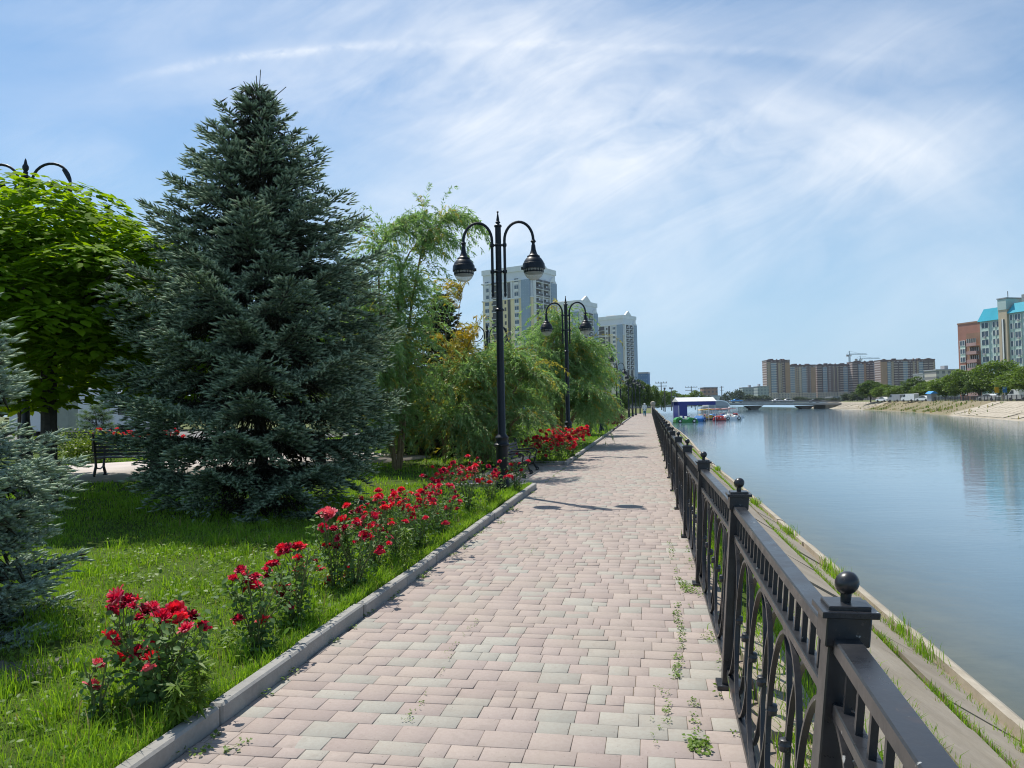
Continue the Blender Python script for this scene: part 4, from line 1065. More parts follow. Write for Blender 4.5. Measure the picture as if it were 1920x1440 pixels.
def rose_bush(label, loc, H, Rr, nb, seed, kinds=('red', 'crimson', 'red', 'crimson', 'dark', 'faded', 'bud'), leaves=420, lsz=.042, bs=1.0, spots=None, group='red rose bushes along the kerb', first=0):
    rng = np.random.default_rng(seed); rnd = random.Random(seed)
    root = thing('rose_bush', label, 'rose bush', loc, 0, group)
    canes = MB(); heads = []; pos = []
    nc = max(4, min(11, nb//2+2))
    for i in range(nc):
        a = 2*pi*i/nc+rnd.uniform(-.3, .3); r = Rr*rnd.uniform(.3, .95); h = H*rnd.uniform(.7, 1.0)*(1-.28*(r/Rr)**2)
        p = [(rnd.uniform(-.03, .03), rnd.uniform(-.03, .03), -.03), (r*.35*math.cos(a), r*.35*math.sin(a), h*.45), (r*.8*math.cos(a), r*.8*math.sin(a), h*.8), (r*math.cos(a), r*math.sin(a), h)]
        canes.tube(p, [.006, .005, .004, .003], 5); heads.append((np.array(p[3]), np.array(p)))
    bl = []
    for i in range(nb):
        if spots and i < len(spots):
            x, y, z = spots[i]; b = np.array([x, y, z])
            h0, pp = min(heads, key=lambda q: np.linalg.norm(q[0]-b)); canes.tube([tuple(pp[2]*.6+pp[1]*.4), tuple((pp[2]+b)/2+np.array([0, 0, -.02])), tuple(b)], [.004, .003, .0025], 4)
        else:
            h0, pp = heads[i % nc]; b = h0 + rng.normal(0, 1, 3)*np.array([.05, .05, .045])*(1+.4*(i//nc)) + np.array([0, 0, -.03*(i//nc)]); b[2] = min(max(b[2], H*.25), H*1.05)
            canes.tube([tuple(pp[2]*.5+pp[3]*.5), tuple((pp[2]*.5+pp[3]*.5+b)/2), tuple(b)], [.003, .0027, .0025], 4, cap=False)
        bl.append(b)
    canes.build('canes', M['cane'], root)
    for i, b in enumerate(bl):
        o = bpy.data.objects.new('bloom', rnd.choice(BL['pink' if i < first else rnd.choice(kinds)])); COL.objects.link(o); o.parent = root
        o.location = tuple(b); o.rotation_euler = (rnd.uniform(-.7, .7)+.25, rnd.uniform(-.6, .6), rnd.uniform(0, 6.3)); o.scale = (bs*rnd.uniform(.8, 1.2)*(1.2 if i < first else 1),)*3
    n = leaves; k = rng.integers(0, nc, n); t = rng.random(n)
    pp = np.array([h[1] for h in heads])[k]; q = np.where(t[:, None] < .4, pp[:, 0]+(pp[:, 1]-pp[:, 0])*(t[:, None]/.4), np.where(t[:, None] < .75, pp[:, 1]+(pp[:, 2]-pp[:, 1])*((t[:, None]-.4)/.35), pp[:, 2]+(pp[:, 3]-pp[:, 2])*((t[:, None]-.75)/.25)))
    q = q + rng.normal(0, 1, (n, 3))*np.array([.055, .055, .04])*(Rr/.28); q[:, 2] = np.clip(q[:, 2], .03, H*.97)
    nor = nrm(rng.normal(0, .55, (n, 3))+np.array([0, 0, .8])); tip = nrm(rng.normal(0, 1, (n, 3))+q*np.array([1, 1, 0])*3+np.array([0, 0, -.3]))
    V, F = leaves_np(q, nor, tip, lsz*rng.uniform(.6, 1.25, n), 'oval'); mesh_np('foliage', V, F, M['rose_leaf'], root)
    return root
def rb_at(label, px, py, H, Rr, nb, seed, spots_px=None, **k):
    g = gnd(px, py, .08); loc = (g.x, g.y, .06); sp = None
    if spots_px:
        rnd = random.Random(seed); sp = []
        for x, y in spots_px:
            w_ = at(x, y, g.y+rnd.uniform(-.5, .5)*Rr); sp.append((w_.x-g.x, w_.y-g.y, max(.04, w_.z-.06)))
        nb = max(nb, len(sp))
    return rose_bush(label, loc, H, Rr, nb, seed, spots=sp, **k)
A = [(225, 1122), (240, 1128), (258, 1124), (232, 1138), (247, 1142), (208, 1147), (268, 1148), (283, 1142), (292, 1150), (300, 1160), (276, 1160), (262, 1162), (305, 1170), (318, 1163), (329, 1147), (335, 1165), (345, 1158), (359, 1159), (352, 1182), (343, 1180), (382, 1177), (215, 1203), (204, 1201), (248, 1218), (262, 1226), (256, 1232), (232, 1240), (281, 1213), (285, 1240), (268, 1256)]
rb_at('large near rose bush crowded with red and crimson blooms by the kerb, lower left', 300, 1318, .62, .29, 30, 51, A, leaves=950, lsz=.05, bs=1.2)
rb_at('small pale-leafed rose bush with one pinkish bloom in front of the large near bush', 182, 1348, .36, .14, 3, 52, [(182, 1248), (280, 1256), (170, 1290)], kinds=('pink',), leaves=160, lsz=.034, bs=.8)
B = [(436, 1088), (452, 1071), (462, 1074), (458, 1080), (470, 1086), (480, 1085), (467, 1092), (478, 1104), (441, 1170), (446, 1165), (497, 1160), (494, 1166), (455, 1106)]
rb_at('open rose bush with thin bare canes and few red blooms, second from the near end', 478, 1212, .62, .26, 13, 53, B, leaves=480, lsz=.045, bs=1.15)
C = [(530, 1032), (542, 1030), (552, 1028), (560, 1025), (568, 1030), (536, 1036), (513, 1060), (520, 1056), (508, 1062), (500, 1072), (503, 1083), (558, 1050), (566, 1060), (562, 1070), (517, 1105), (530, 1108), (540, 1110), (526, 1118), (538, 1122), (543, 1138)]
rb_at('tall rose bush topped by a tight cluster of crimson blooms, beside the open one', 555, 1165, .66, .25, 20, 54, C, leaves=640, bs=1.15)
D = [(605, 966), (615, 962), (622, 968), (612, 972)]
rb_at('rose bush with one big pink bloom held high above the others', 628, 1105, .80, .24, 10, 55, D+[(610, 1028), (620, 1024), (630, 1030), (588, 1052), (600, 1070)], kinds=('faded', 'crimson', 'red'), leaves=330, bs=1.05, first=4)
rb_at('leafy rose bush right of the pink-topped one, weeds growing through it', 668, 1100, .62, .33, 24, 56, [(650, 1080), (657, 1022), (665, 1020), (675, 1016), (655, 1066), (641, 1090), (618, 1090)], leaves=560)
rb_at('wide rose bush full of red blooms under the lower spruce boughs', 700, 1062, .74, .36, 30, 57, [(660, 962), (672, 958), (684, 972), (695, 965), (668, 985), (700, 985), (712, 992), (690, 1000), (722, 1000), (730, 1010), (650, 1000), (735, 985)], leaves=620)
rb_at('rose bush with vivid scarlet blooms at its left, touching the spruce boughs', 742, 1045, .70, .34, 26, 58, [(697, 934), (705, 938), (712, 932), (718, 946)], kinds=('red', 'red', 'crimson', 'bud'), leaves=560)
rb_at('dense dark crimson rose bush in the middle of the row', 785, 1022, .80, .38, 36, 59, [(748, 925), (758, 930), (770, 928), (792, 925), (765, 940), (785, 940), (806, 936)], kinds=('crimson', 'crimson', 'red', 'dark', 'faded'), leaves=640)
rb_at('rose bush with its crimson blooms spread low toward the kerb', 822, 1000, .62, .34, 24, 60, leaves=520)
rb_at('tall red rose bush with one spray above the rest, in front of the willow trunks', 842, 972, .86, .34, 30, 61, [(824, 884), (832, 882), (838, 886), (820, 880)], leaves=520)
rb_at('red rose bush two bushes left of the nearest lamp', 878, 960, .78, .34, 28, 62, leaves=500)
rb_at('red rose bush leaning against the foot of the nearest lamp', 920, 945, .66, .30, 22, 63, [(905, 900), (915, 896), (925, 895), (934, 898), (918, 906)], leaves=480)
rb_at('sparse rose bush right of the nearest lamp, beside the bench recess', 968, 922, .70, .25, 9, 64, [(969, 852), (974, 870), (958, 872), (960, 882), (958, 895)], leaves=420)
for i, (px, py, lb) in enumerate(((1022, 866, 'left rose bush of the round bed at the second lamp'), (1047, 862, 'middle rose bush of the round bed, a mass of red blooms'), (1072, 856, 'right rose bush of the round bed, around the second lamp foot'))):
    rb_at(lb, px, py, .95 if i else .8, .56, 66, 70+i, leaves=700, lsz=.065, bs=1.5, kinds=('red', 'red', 'crimson'), group='red rose bushes in the round bed')
for i, (px, Y, lb) in enumerate(((190, 27.5, 'distant red rose bush across the inner promenade, near the catalpa trunk'), (232, 28, 'distant red rose bush under the spruce boughs, at the foot of a far lamp'), (262, 28.5, 'distant red rose bush just left of the slim dark trunk'), (315, 29, 'distant red rose bush glimpsed through the spruce boughs, right of the slim trunk'))):
    p = at(px, 840, Y); rose_bush(lb, (p.x, p.y, .1), .95, .7, 26, 80+i, kinds=('red',), leaves=260, lsz=.09, bs=1.7, group='rose bushes across the inner promenade')
# narrow-leafed weeds among the roses
def weed_plant(label, px, py, H, seed):
    g = gnd(px, py, .08); root = thing('tall_weed', label, 'weed', (g.x, g.y, .06), 0, 'tall weeds among the roses'); rng = np.random.default_rng(seed); n = 150
    st = MB(); st.tube([(0, 0, 0), (.01, 0, H*.5), (.0, .01, H)], [.004, .003, .002], 5); st.build('stem', M['weed'], root)
    z = H*(.1+.9*rng.random(n)**.7); a = rng.uniform(0, 2*pi, n); tip = np.stack([np.cos(a), np.sin(a), .5+.6*rng.random(n)], 1)
    V, F = leaves_np(np.stack([0*z, 0*z, z], 1), nrm(rng.normal(0, .4, (n, 3))+np.array([0, 0, 1])), tip, rng.uniform(.05, .10, n), 'lance', .5); mesh_np('foliage', V, F, M['weed'], root)
weed_plant('feathery pale green weed right of the large near rose bush', 372, 1345, .30, 1)
weed_plant('low bright green weed at the foot of the large near rose bush', 332, 1362, .22, 2)
weed_plant('tall upright weed between rose bushes near the kerb bend', 762, 1072, .42, 3)
weed_plant('leafy weed growing in the rose bush right of the pink bloom', 648, 1100, .55, 4)

# ------------------------------------------------------------------ grass and weeds
def blades(name, x, y, z, h, w, rng, mats, mi, lean=1.15):
    n = len(x); a = rng.uniform(0, 2*pi, n); b = rng.uniform(0, 2*pi, n)
    base = np.stack([x, y, z], 1); d = np.stack([np.cos(a), np.sin(a), 0*a], 1); s = np.stack([-np.sin(b), np.cos(b), 0*b], 1)*(w/2)[:, None]
    l = (lean*rng.random(n))[:, None]; up = np.array([0, 0, 1.])
    mid = base + up*(h*.6)[:, None] + d*(h*.25)[:, None]*l; tip = base + up*(h*(1-.25*l[:, 0]))[:, None] + d*(h*.75)[:, None]*l
    V = np.stack([base-s, base+s, mid+s*.8, mid-s*.8, tip], 1).reshape(-1, 3)
    F = np.array([(0, 1, 2), (0, 2, 3), (3, 2, 4)]); F = (np.arange(n)[:, None, None]*5+F[None]).reshape(-1, 3)
    return mesh_np(name, V, F, mats, None, np.repeat(mi, 3))
def lawn_grass():
    rng = np.random.default_rng(77); X = []; Y = []; H = []; Wd = []
    def scatter(y0, y1, dens, w, hmul, off):
        ys = rng.uniform(y0, y1, int(dens*(y1-y0)*16)); xs = (xk(ys)+off) - rng.random(len(ys))**1.0*16
        keep = (xs > -.70*ys-.6) ; xs, ys = xs[keep], ys[keep]
        cl = .5+.5*np.sin(xs*3.1+np.sin(ys*2.3)*1.4)*np.sin(ys*2.7+xs*.8); k2 = rng.random(len(xs)) < .55+.45*cl; xs, ys, cl = xs[k2], ys[k2], cl[k2]
        X.append(xs); Y.append(ys); H.append((.022+.045*cl+.035*rng.random(len(xs)))*hmul*rng.uniform(.6, 1.3, len(xs))); Wd.append(np.full(len(xs), w)*rng.uniform(.7, 1.4, len(xs)))
    scatter(2.0, 4.2, 4200, .0033, .95, -.10); scatter(4.2, 7, 2800, .0042, .95, -.10); scatter(7, 11, 1700, .0060, 1.0, -.10); scatter(11, 15, 1000, .010, 1.05, -.10)
    scatter(15, 20.7, 160, .016, 1.2, -1.95); scatter(20.8, 34, 130, .022, 1.2, -.12); scatter(34, 60, 40, .04, 1.3, -.12)
    # fringe hanging over the kerb
    ys = rng.uniform(2.6, 15, 9000); xs = xk(ys)-.10-np.abs(rng.normal(0, .05, len(ys))); X.append(xs); Y.append(ys); H.append(rng.uniform(.04, .13, len(ys))); Wd.append(.004+.0004*ys)
    # coarse tufts
    for _ in range(240):
        cy = rng.uniform(2.6, 14); cx = xk(cy)-.2-abs(rng.normal(0, 1.6)); m = 60
        X.append(rng.normal(cx, .06, m)); Y.append(rng.normal(cy, .06, m)); H.append(rng.uniform(.06, .19, m)); Wd.append(np.full(m, .005+.0004*cy))
    X, Y, H, Wd = map(np.concatenate, (X, Y, H, Wd)); Z = .055+.035*np.sin(X*.9+1)*np.sin(Y*.7)+.02*np.sin(X*2.3+Y*1.7)
    # none on the paved inner promenade
    inside = ((X-pa.x)*pn.x+(Y-pa.y)*pn.y > -.02) & ((X-pa.x)*pn.x+(Y-pa.y)*pn.y < 6.25) & ((X-pa.x)*pd.x+(Y-pa.y)*pd.y < 9.6)
    X, Y, Z, H, Wd = [q[~inside] for q in (X, Y, Z, H, Wd)]
    mi = (rng.random(len(X)) < .05).astype(int); print('grass', len(X))
    return tag(blades('lawn_grass', X, Y, Z, H, Wd, rng, [M['grass'], M['grass_dry']], mi), 'bright green uncut grass covering the lawn left of the kerb', 'grass', kind='stuff')
lawn_grass()
def lawn_clover():
    rng = np.random.default_rng(88); pos = []; 
    for _ in range(150):
        cy = rng.uniform(2.6, 12); cx = xk(cy)-.2-abs(rng.normal(0, 2.2)); m = rng.integers(25, 80); r = rng.uniform(.08, .3)
        pos.append(np.stack([rng.normal(cx, r, m), rng.normal(cy, r, m), .075+rng.uniform(.01, .07, m)], 1))
    p = np.concatenate(pos); p = p[p[:, 0] < xk(p[:, 1])-.12]; n = len(p); p[:, 2] += .03*np.sin(p[:, 0]*.9+1)*np.sin(p[:, 1]*.7)
    V, F = leaves_np(p, nrm(rng.normal(0, .35, (n, 3))+np.array([0, 0, 1])), rng.normal(0, 1, (n, 3)), rng.uniform(.018, .05, n), 'oval', .1)
    return tag(mesh_np('lawn_clover', V, F, M['weed']), 'patches of low broad-leafed clover and weeds in the lawn', 'clover', kind='stuff')
lawn_clover()
def bank_weeds():
    rng = np.random.default_rng(78); X = []; Y = []; Z = []; H = []; Wd = []
    def zz(o, y):
        w = xw(y)-xf(y)-.1; return np.where(o < .5, -.02-.09*(o-.12), -.2-(o-.66)/(w-.66)*1.3)
    def line(off, n, sp, h0, h1, ymax=60, gate=.5, wd=.005):
        y = 1+ (ymax-1)*rng.random(n)**1.7; g = np.sin(y*1.3+off*9)+np.sin(y*.47+off*4)+.6*np.sin(y*3.7+off); y = y[g > gate*2-1]; o = off+rng.normal(0, sp, len(y)); 
        o = o + .0*y; X.append(xf(y)+o); Y.append(y); Z.append(zz(o, y)-.03); H.append(rng.uniform(h0, h1, len(y))); Wd.append(wd+.0005*y)
    line(.30, 16000, .10, .06, .22, 40, .02); line(.56, 13000, .06, .08, .28, 50, -.1); line(1.32, 12000, .06, .05, .17, 50, .12); line(2.10, 17000, .06, .04, .15, 70, .05); line(2.62, 12000, .07, .05, .17, 70, .2); line(1.7, 1600, .25, .02, .06, 40, .6); line(.95, 2600, .2, .03, .09, 30, .6)
    # tall grass clumps at the lip
    for cy in (4.6, 6.2, 8.8, 9.6, 12.5, 13.4, 17, 22, 26, 33):
        m = 90; X.append(rng.normal(xw(cy)-.30, .06, m)); Y.append(rng.normal(cy, .14, m)); Z.append(np.full(m, -1.32)); H.append(rng.uniform(.10, .30, m)); Wd.append(np.full(m, .005+.0004*cy))
    X, Y, Z, H, Wd = map(np.concatenate, (X, Y, Z, H, Wd)); mi = (rng.random(len(X)) < .12).astype(int)
    return tag(blades('bank_weeds', X, Y, Z, H, Wd, rng, [M['grass'], M['grass_dry']], mi, .8), 'grass and weeds growing from the joints of the concrete river bank', 'weeds', kind='stuff')
bank_weeds()
def path_weeds():
    rng = np.random.default_rng(79); pos = []; tip = []; nor = []; sz = []
    def rosette(x, y, n, r, s):
        a = rng.uniform(0, 2*pi, n); r *= .75; rr = r*rng.random(n)**.7
        pos.append(np.stack([x+rr*np.cos(a), y+rr*np.sin(a), .004+.02*rng.random(n)], 1)); s *= .62; tip.append(np.stack([np.cos(a), np.sin(a), .25+.6*rng.random(n)], 1)); nor.append(nrm(rng.normal(0, .35, (n, 3))+np.array([0, 0, 1]))); sz.append(s*rng.uniform(.6, 1.3, n))
    def run(px0, py0, px1, py1, n, r, s, m):
        for i in range(n):
            t = rng.random(); g = gnd(px0+(px1-px0)*t, py0+(py1-py0)*t); rosette(g.x+rng.normal(0, .012), g.y+rng.normal(0, .02), m, r, s)
    run(1268, 1130, 1282, 1225, 26, .025, .022, 9); run(1268, 1230, 1272, 1285, 16, .03, .022, 9); run(1246, 1290, 1252, 1360, 16, .018, .017, 7); run(1298, 1305, 1304, 1375, 14, .018, .018, 7)
    run(1305, 1385, 1318, 1415, 12, .05, .03, 12); run(1226, 1355, 1228, 1395, 6, .012, .014, 5); run(1266, 1065, 1270, 1090, 6, .03, .025, 8); run(1278, 1095, 1296, 1112, 10, .05, .034, 12); run(1255, 1010, 1262, 1050, 10, .03, .025, 7)
    run(760, 1360, 850, 1230, 18, .010, .014, 4); run(840, 1230, 905, 1150, 14, .010, .014, 4); run(985, 1060, 1010, 1010, 8, .012, .016, 4)
    for q in ((440, 1412), (322, 1424), (372, 1420), (505, 1262), (566, 1228), (604, 1212), (690, 1155), (740, 1118), (792, 1085), (852, 1042), (872, 1030), (880, 1012), (940, 982), (968, 958), (1000, 925)):
        g = gnd(*q); rosette(g.x-.02, g.y+.02, 14, .04, .034); rosette(g.x+.01, g.y+.1, 8, .03, .028)
    for k in range(90):
        y = 1.5+28*rng.random()**1.3; rosette(xf(y)-.01-abs(rng.normal(0, .035)), y, 7, .03, .03 if rng.random() < .4 else .02)
    for k in range(70):
        y = 2.5+30*rng.random(); rosette(xk(y)+rng.uniform(.02, .05), y, 8, .03, .035)
    V, F = leaves_np(np.concatenate(pos), np.concatenate(nor), np.concatenate(tip), np.concatenate(sz), 'diamond'); V = V.reshape(-1, 3)
    o = mesh_np('path_weeds', V, F, M['weed']); return tag(o, 'small weeds sprouting in the joints of the paved walk', 'weeds', kind='stuff')
path_weeds()
def far_tufts():
    rng = np.random.default_rng(80); n = 9000; y = rng.uniform(96, 250, n); g = np.sin(y*.21)+np.sin(y*.53+1)+rng.normal(0, .5, n); y = y[g > .35]; n = len(y)
    t = np.clip(np.where(rng.random(n) < .55, rng.beta(1.2, 5, n), rng.random(n)), .02, 1); o = .4+8.2*t; z = -1.45+2.25*t; x = np.array([rb(q) for q in y])+o
    keep = (rng.random(n) < np.where((y > 135) & (y < 235), .45, .04)); x, y, z = x[keep], y[keep], z[keep]; n = len(x); mi = (rng.random(n) < .45).astype(int)
    return tag(blades('far_bank_weeds', x, y, z, rng.uniform(.2, .7, n), np.full(n, .16)*rng.uniform(.6, 1.6, n), rng, [M['tree'], M['grass_dry']], mi), 'scrubby weeds on the slope of the far bank', 'weeds', kind='stuff')
far_tufts()
sl = MB(); sl.lathe([(.26, -.05), (.26, .025), (.25, .035), (.0201, .037)], 28, (0, 0, 0)); g = gnd(42, 1246, .1)
M['cover'] = mat_concrete('shaded_cover', (.10, .095, .085), (.16, .15, .13), (.08, .075, .05), 5)  # concrete darkened so its colour carries the shade under the spruce
tag(sl.build('manhole_cover', M['cover'], None, 35, (g.x, g.y, .05)), 'flat round grey concrete well cover in the grass under the pale spruce', 'manhole cover')

# ------------------------------------------------------------------ boats and the hire pontoon
def paint(name, col, rough=.35): return plain(name, col, rough, .08, 1.5, spec=.5)
for nme, col in (('green', (.03, .26, .05)), ('blue', (.03, .16, .42)), ('sky', (.05, .32, .75)), ('red', (.55, .05, .035)), ('yellow', (.75, .42, .03)), ('white', (.78, .78, .76)), ('orange', (.72, .22, .12)), ('maroon', (.30, .04, .06)), ('navy', (.012, .02, .20)), ('black', (.02, .02, .022)), ('grey', (.35, .35, .36)), ('teal', (.10, .35, .40)), ('salmon', (.75, .38, .32))):
    M['p_'+nme] = paint(nme+'_paint', col)
M['glass_dark'] = plain('dark_glass', (.03, .035, .04), .12, .1, 1)
M['tyre'] = plain('tyre_rubber', (.025, .025, .025), .8, .1, 4)
WZ = -1.5
def car_boat(label, px, Y, rz, col, L=3.4, roof=None, seat='white', py=None):
    p = at(px, 780, Y); root = thing('pedal_boat', label, 'pedal boat', (p.x, p.y, WZ), rz, 'pedal boats at the hire pontoon')
    h = MB(); h.prism([(-L/2, .22), (-L/2+.1, -.15), (L/2-.1, -.15), (L/2, .22)], -.75, .75); h.build('hull', M['p_'+col], root, 30)
    b = MB(); k = L/3.4
    prof = [(-1.62, .2), (-1.66, .5), (-1.45, .78), (-1.05, .92), (-.72, .80), (-.55, .55), (.15, .50), (.40, .78), (.62, .84), (1.2, .70), (1.55, .52), (1.66, .2)]
    b.prism([(x*k, z) for x, z in prof], -.62, .62); b.build('body', M['p_'+col], root, 40)
    for x in (-1.05, 1.05):
        for s in (-1, 1):
            f = MB(); f.prism([(x*k+.44*math.cos(t), .28+.44*math.sin(t)) for t in [pi*i/10 for i in range(11)]], s*.60, s*.80); f.build('fender', M['p_'+col], root, 40)
            w = MB(); w.prism([(x*k+.30*math.cos(t), .30+.30*math.sin(t)) for t in [2*pi*i/16 for i in range(16)]], s*.70, s*.835); wo = w.build('wheel', M['tyre'], root, 40)
            c = MB(); c.prism([(x*k+.17*math.cos(t), .30+.17*math.sin(t)) for t in [2*pi*i/12 for i in range(12)]], s*.80, s*.85); c.build('hubcap', M['p_white'], wo, 40)
    w = MB(); w.bar((.18*k, -.55, .52), (.0, -.55, 1.02), .05, .05); w.bar((.18*k, .55, .52), (.0, .55, 1.02), .05, .05); w.bar((.0, -.57, 1.02), (.0, .57, 1.02), .05, .05); w.bar((.09*k, -.5, .77), (.09*k, .5, .77), .015, .45); w.build('windscreen', M['p_white'], root, 30)
    s = MB()
    for y in (-.32, .32): s.box((-.35*k, y, .62), (.45, .5, .1), bev=.03); s.box((-.62*k, y, .85), (.12, .5, .5), bev=.03)
    s.build('seat', M['p_'+seat], root)
    for y in (-.38, .38):
        l = MB(); l.lathe([(.02, -.03), (.09, -.02), (.1, .02), (.05, .06), (.01, .07)], 10, (1.5*k, y, .62)); l.build('headlight', M['p_white'], root)
    if roof:
        r = MB(); r.prism([(-1.3*k, 1.72), (-1.25*k, 1.84), (0, 1.96), (1.0*k, 1.86), (1.1*k, 1.74)], -.85, .85); r.build('canopy', M['p_'+roof], root, 30)
        q = MB()
        for x in (-1.1, .9):
            for y in (-.7, .7): q.bar((x*k, y, .6), (x*k, y, 1.76), .04, .04)
        q.build('canopy_frame', M['p_white'], root)
    return root
car_boat('green pedal boat shaped like an open roadster, nearest to the bank', 1285, 121, .12, 'green', 3.7, None)
car_boat('blue pedal boat shaped like a car, its wheel arch just right of the green one', 1312, 127, 1.2, 'blue', 3.2)
car_boat('pale grey car-shaped pedal boat moored behind the green one under the tent', 1299, 134, -.2, 'grey', 3.2)
car_boat('pedal boat with bright yellow canopy in the middle of the pontoon', 1324, 142, .1, 'yellow', 3.6, 'yellow')
car_boat('pedal boat with orange canopy behind the yellow one', 1333, 152, .1, 'maroon', 3.6, 'salmon')
car_boat('pedal boat with sky-blue body behind the red float', 1347, 146, .1, 'sky', 4.0, 'orange')
car_boat('maroon pedal boat with pink striped canopy, last before the white swan', 1365, 153, .1, 'maroon', 4.4, 'salmon')
car_boat('white car-shaped pedal boat at the outer end of the pontoon', 1372, 135, .1, 'white', 3.2)
p = at(1349, 785, 131); t = thing('pedal_boat', 'rounded bright red pedal boat with white lamps, moored at the pontoon side', 'pedal boat', (p.x, p.y, WZ), .05, 'pedal boats at the hire pontoon')
m = MB(); m.lathe([(.2, -.12), (.62, -.1), (.74, .15), (.70, .5), (.52, .76), (.2, .84), (.02, .86)], 20, sx=1.55, sy=1.0); m.build('body', M['p_red'], t)
for x in (-.6, 0, .6): 
    m = MB(); m.lathe([(.01, -.09), (.08, -.06), (.1, 0), (.08, .06), (.01, .09)], 10, (x, -.70, .48)); m.build('lamp', M['p_white'], t)
m = MB(); m.lathe([(.70, .0), (.80, .02), (.80, .10), (.70, .12)], 20, sx=1.55); m.build('rubbing_strip', M['p_maroon'], t)
p = at(1377, 772, 154); t = thing('pedal_boat', 'white swan-necked pedal boat at the far right of the group', 'pedal boat', (p.x, p.y, WZ), .1, 'pedal boats at the hire pontoon')
m = MB(); m.prism([(-1.6, .1), (-1.3, -.15), (1.4, -.15), (1.9, .3), (1.2, .55), (-1.2, .55)], -.7, .7); m.build('hull', M['p_white'], t, 40)
m = MB(); m.tube([(-1.1, 0, .4), (-1.25, 0, .95), (-1.1, 0, 1.45), (-1.2, 0, 1.85), (-1.05, 0, 2.0), (-.8, 0, 1.95)], [.26, .2, .15, .14, .17, .06], 10); m.build('swan_neck', M['p_white'], t)
m = MB()
for y in (-.55, .55): m.box((.2, y*.6, .7), (.5, .5, .4), bev=.05)
m.build('seat', M['p_red'], t)
# pontoon and its tent
p = at(1331, 783, 138); t = thing('pontoon', 'low dark floating pontoon with plank deck in the middle of the pedal boats', 'pontoon', (p.x, p.y, WZ), .05)
m = MB(); m.box((0, 0, .28), (9, 3.0, .12), bev=.02); m.build('deck', plain('dark_planks', (.07, .06, .055), .8, .3, 5), t)
for x in (-3.3, 0, 3.3):
    m = MB(); m.tube([(x, -1.4, .0), (x, 1.4, .0)], .26, 10); m.build('float', M['p_black'], t)
p0 = at(1273, 770, 128)
t = thing('tent', 'boat hire tent with white roof and dark blue sides on the river bank', 'tent', (p0.x, p0.y, -1.2), .09)
m = MB(); m.prism([(-.12, 3.05), (1.6, 3.75), (3.32, 3.05)], -.15, 6.45, axis='x'); m.build('roof', M['p_white'], t, 0)
m = MB(); m.box((3.05, -.04, 2.75), (6.4, .05, .66)); m.box((3.05, 3.24, 2.75), (6.4, .05, .66)); m.box((6.28, 1.6, 2.75), (.05, 3.2, .66)); m.build('valance', M['p_navy'], t, 0)
m = MB(); m.box((.72, -.035, 1.2), (1.36, .05, 2.44)); m.box((0, 1.6, 1.2), (.05, 3.2, 2.44)); m.build('side_curtain', M['p_navy'], t, 0)
for x, y in ((0.0, 0.03), (3.2, 0.03), (6.2, .03), (0, 3.15), (6.2, 3.15)):
    m = MB(); m.box((x, y, 1.1), (.07, .07, 4.0)); m.build('pole', M['p_white'], t)
p = at(1348, 760, 178); t = thing('pavilion', 'small grey barrel-roofed shelter on the bank behind the blue tent', 'shelter', (p.x, p.y, -.2), .0)
m = MB(); m.prism([(2.4*math.cos(a), .9+1.3*math.sin(a)) for a in [pi*i/12 for i in range(13)]], 0, 6); m.build('roof', M['p_grey'], t, 40)
m = MB(); m.tube([(2.45*math.cos(a), -.05, .9+1.36*math.sin(a)) for a in [pi*i/12 for i in range(13)]], .14, 6); m.build('roof_edge', M['p_white'], t)
m = MB(); m.box((0, 3, .4), (4.4, 5.6, 1.1)); m.build('wall', M['p_grey'], t)

# ------------------------------------------------------------------ bridge and vehicles
BY = 290
bx0, bx1 = xw(BY)-16, rb(BY)+5
M['bridge'] = plain('bridge_concrete', (.30, .275, .25), .9, .2, .3)
t = thing('bridge', 'low flat concrete road bridge crossing the river in the distance', 'bridge', (0, BY, 0))
def deck_z(x): u = (x-bx0)/(bx1-bx0); return .55 + 1.0*math.sin(pi*min(max((u-.02)/.96, 0), 1))*.75
def deck_strip(nm, y0, y1, h0, h1, mat):
    m = MB(); n = 24; vs = []
    for i in range(n+1):
        x = bx0+(bx1-bx0)*i/n; z = deck_z(x)
        vs += [(x, y0, z+h0), (x, y1, z+h0), (x, y1, z+h1), (x, y0, z+h1)]
    fs = [(i*4+e, i*4+(e+1) % 4, i*4+4+(e+1) % 4, i*4+4+e) for i in range(n) for e in range(4)] + [(0, 1, 2, 3), (n*4+3, n*4+2, n*4+1, n*4)]
    m.add(vs, fs); return m.build(nm, mat, t, 20)
deck_strip('deck', 0, 12, -.85, 0, M['bridge'])
deck_strip('girder', -.15, .0, -.55, .12, plain('girder_edge', (.40, .37, .34), .9, .15, .3))
for nm, y in (('parapet', 0.05), ('parapet', 11.8)):
    m = MB(); n = 60
    for i in range(n):
        x = bx0+(bx1-bx0)*i/n; x2 = bx0+(bx1-bx0)*(i+1)/n
        m.bar((x, y, deck_z(x)), (x, y, deck_z(x)+1.05), .1, .1)
        m.bar((x, y, deck_z(x)+1.05), (x2, y, deck_z(x2)+1.05), .12, .08); m.bar((x, y, deck_z(x)+.5), (x2, y, deck_z(x2)+.5), .05, .4)
    m.build(nm, plain('parapet_metal', (.24, .225, .21), .7), t, 0)
for px in (1412, 1508):
    x = at(px, 760, BY+6).x; m = MB(); z = deck_z(x)-1.06
    m.prism([(-3.4, z), (3.4, z), (1.4, z-1.3), (1.4, -2.6), (-1.4, -2.6), (-1.4, z-1.3)], 4, 8, c=(x, 0, 0)); m.build('pier', M['bridge'], t, 0)
m = MB(); m.box((rb(BY)+1.5, 6, -.5), (5, 11.6, 2.6)); m.build('abutment', M['bed'], t, 0)

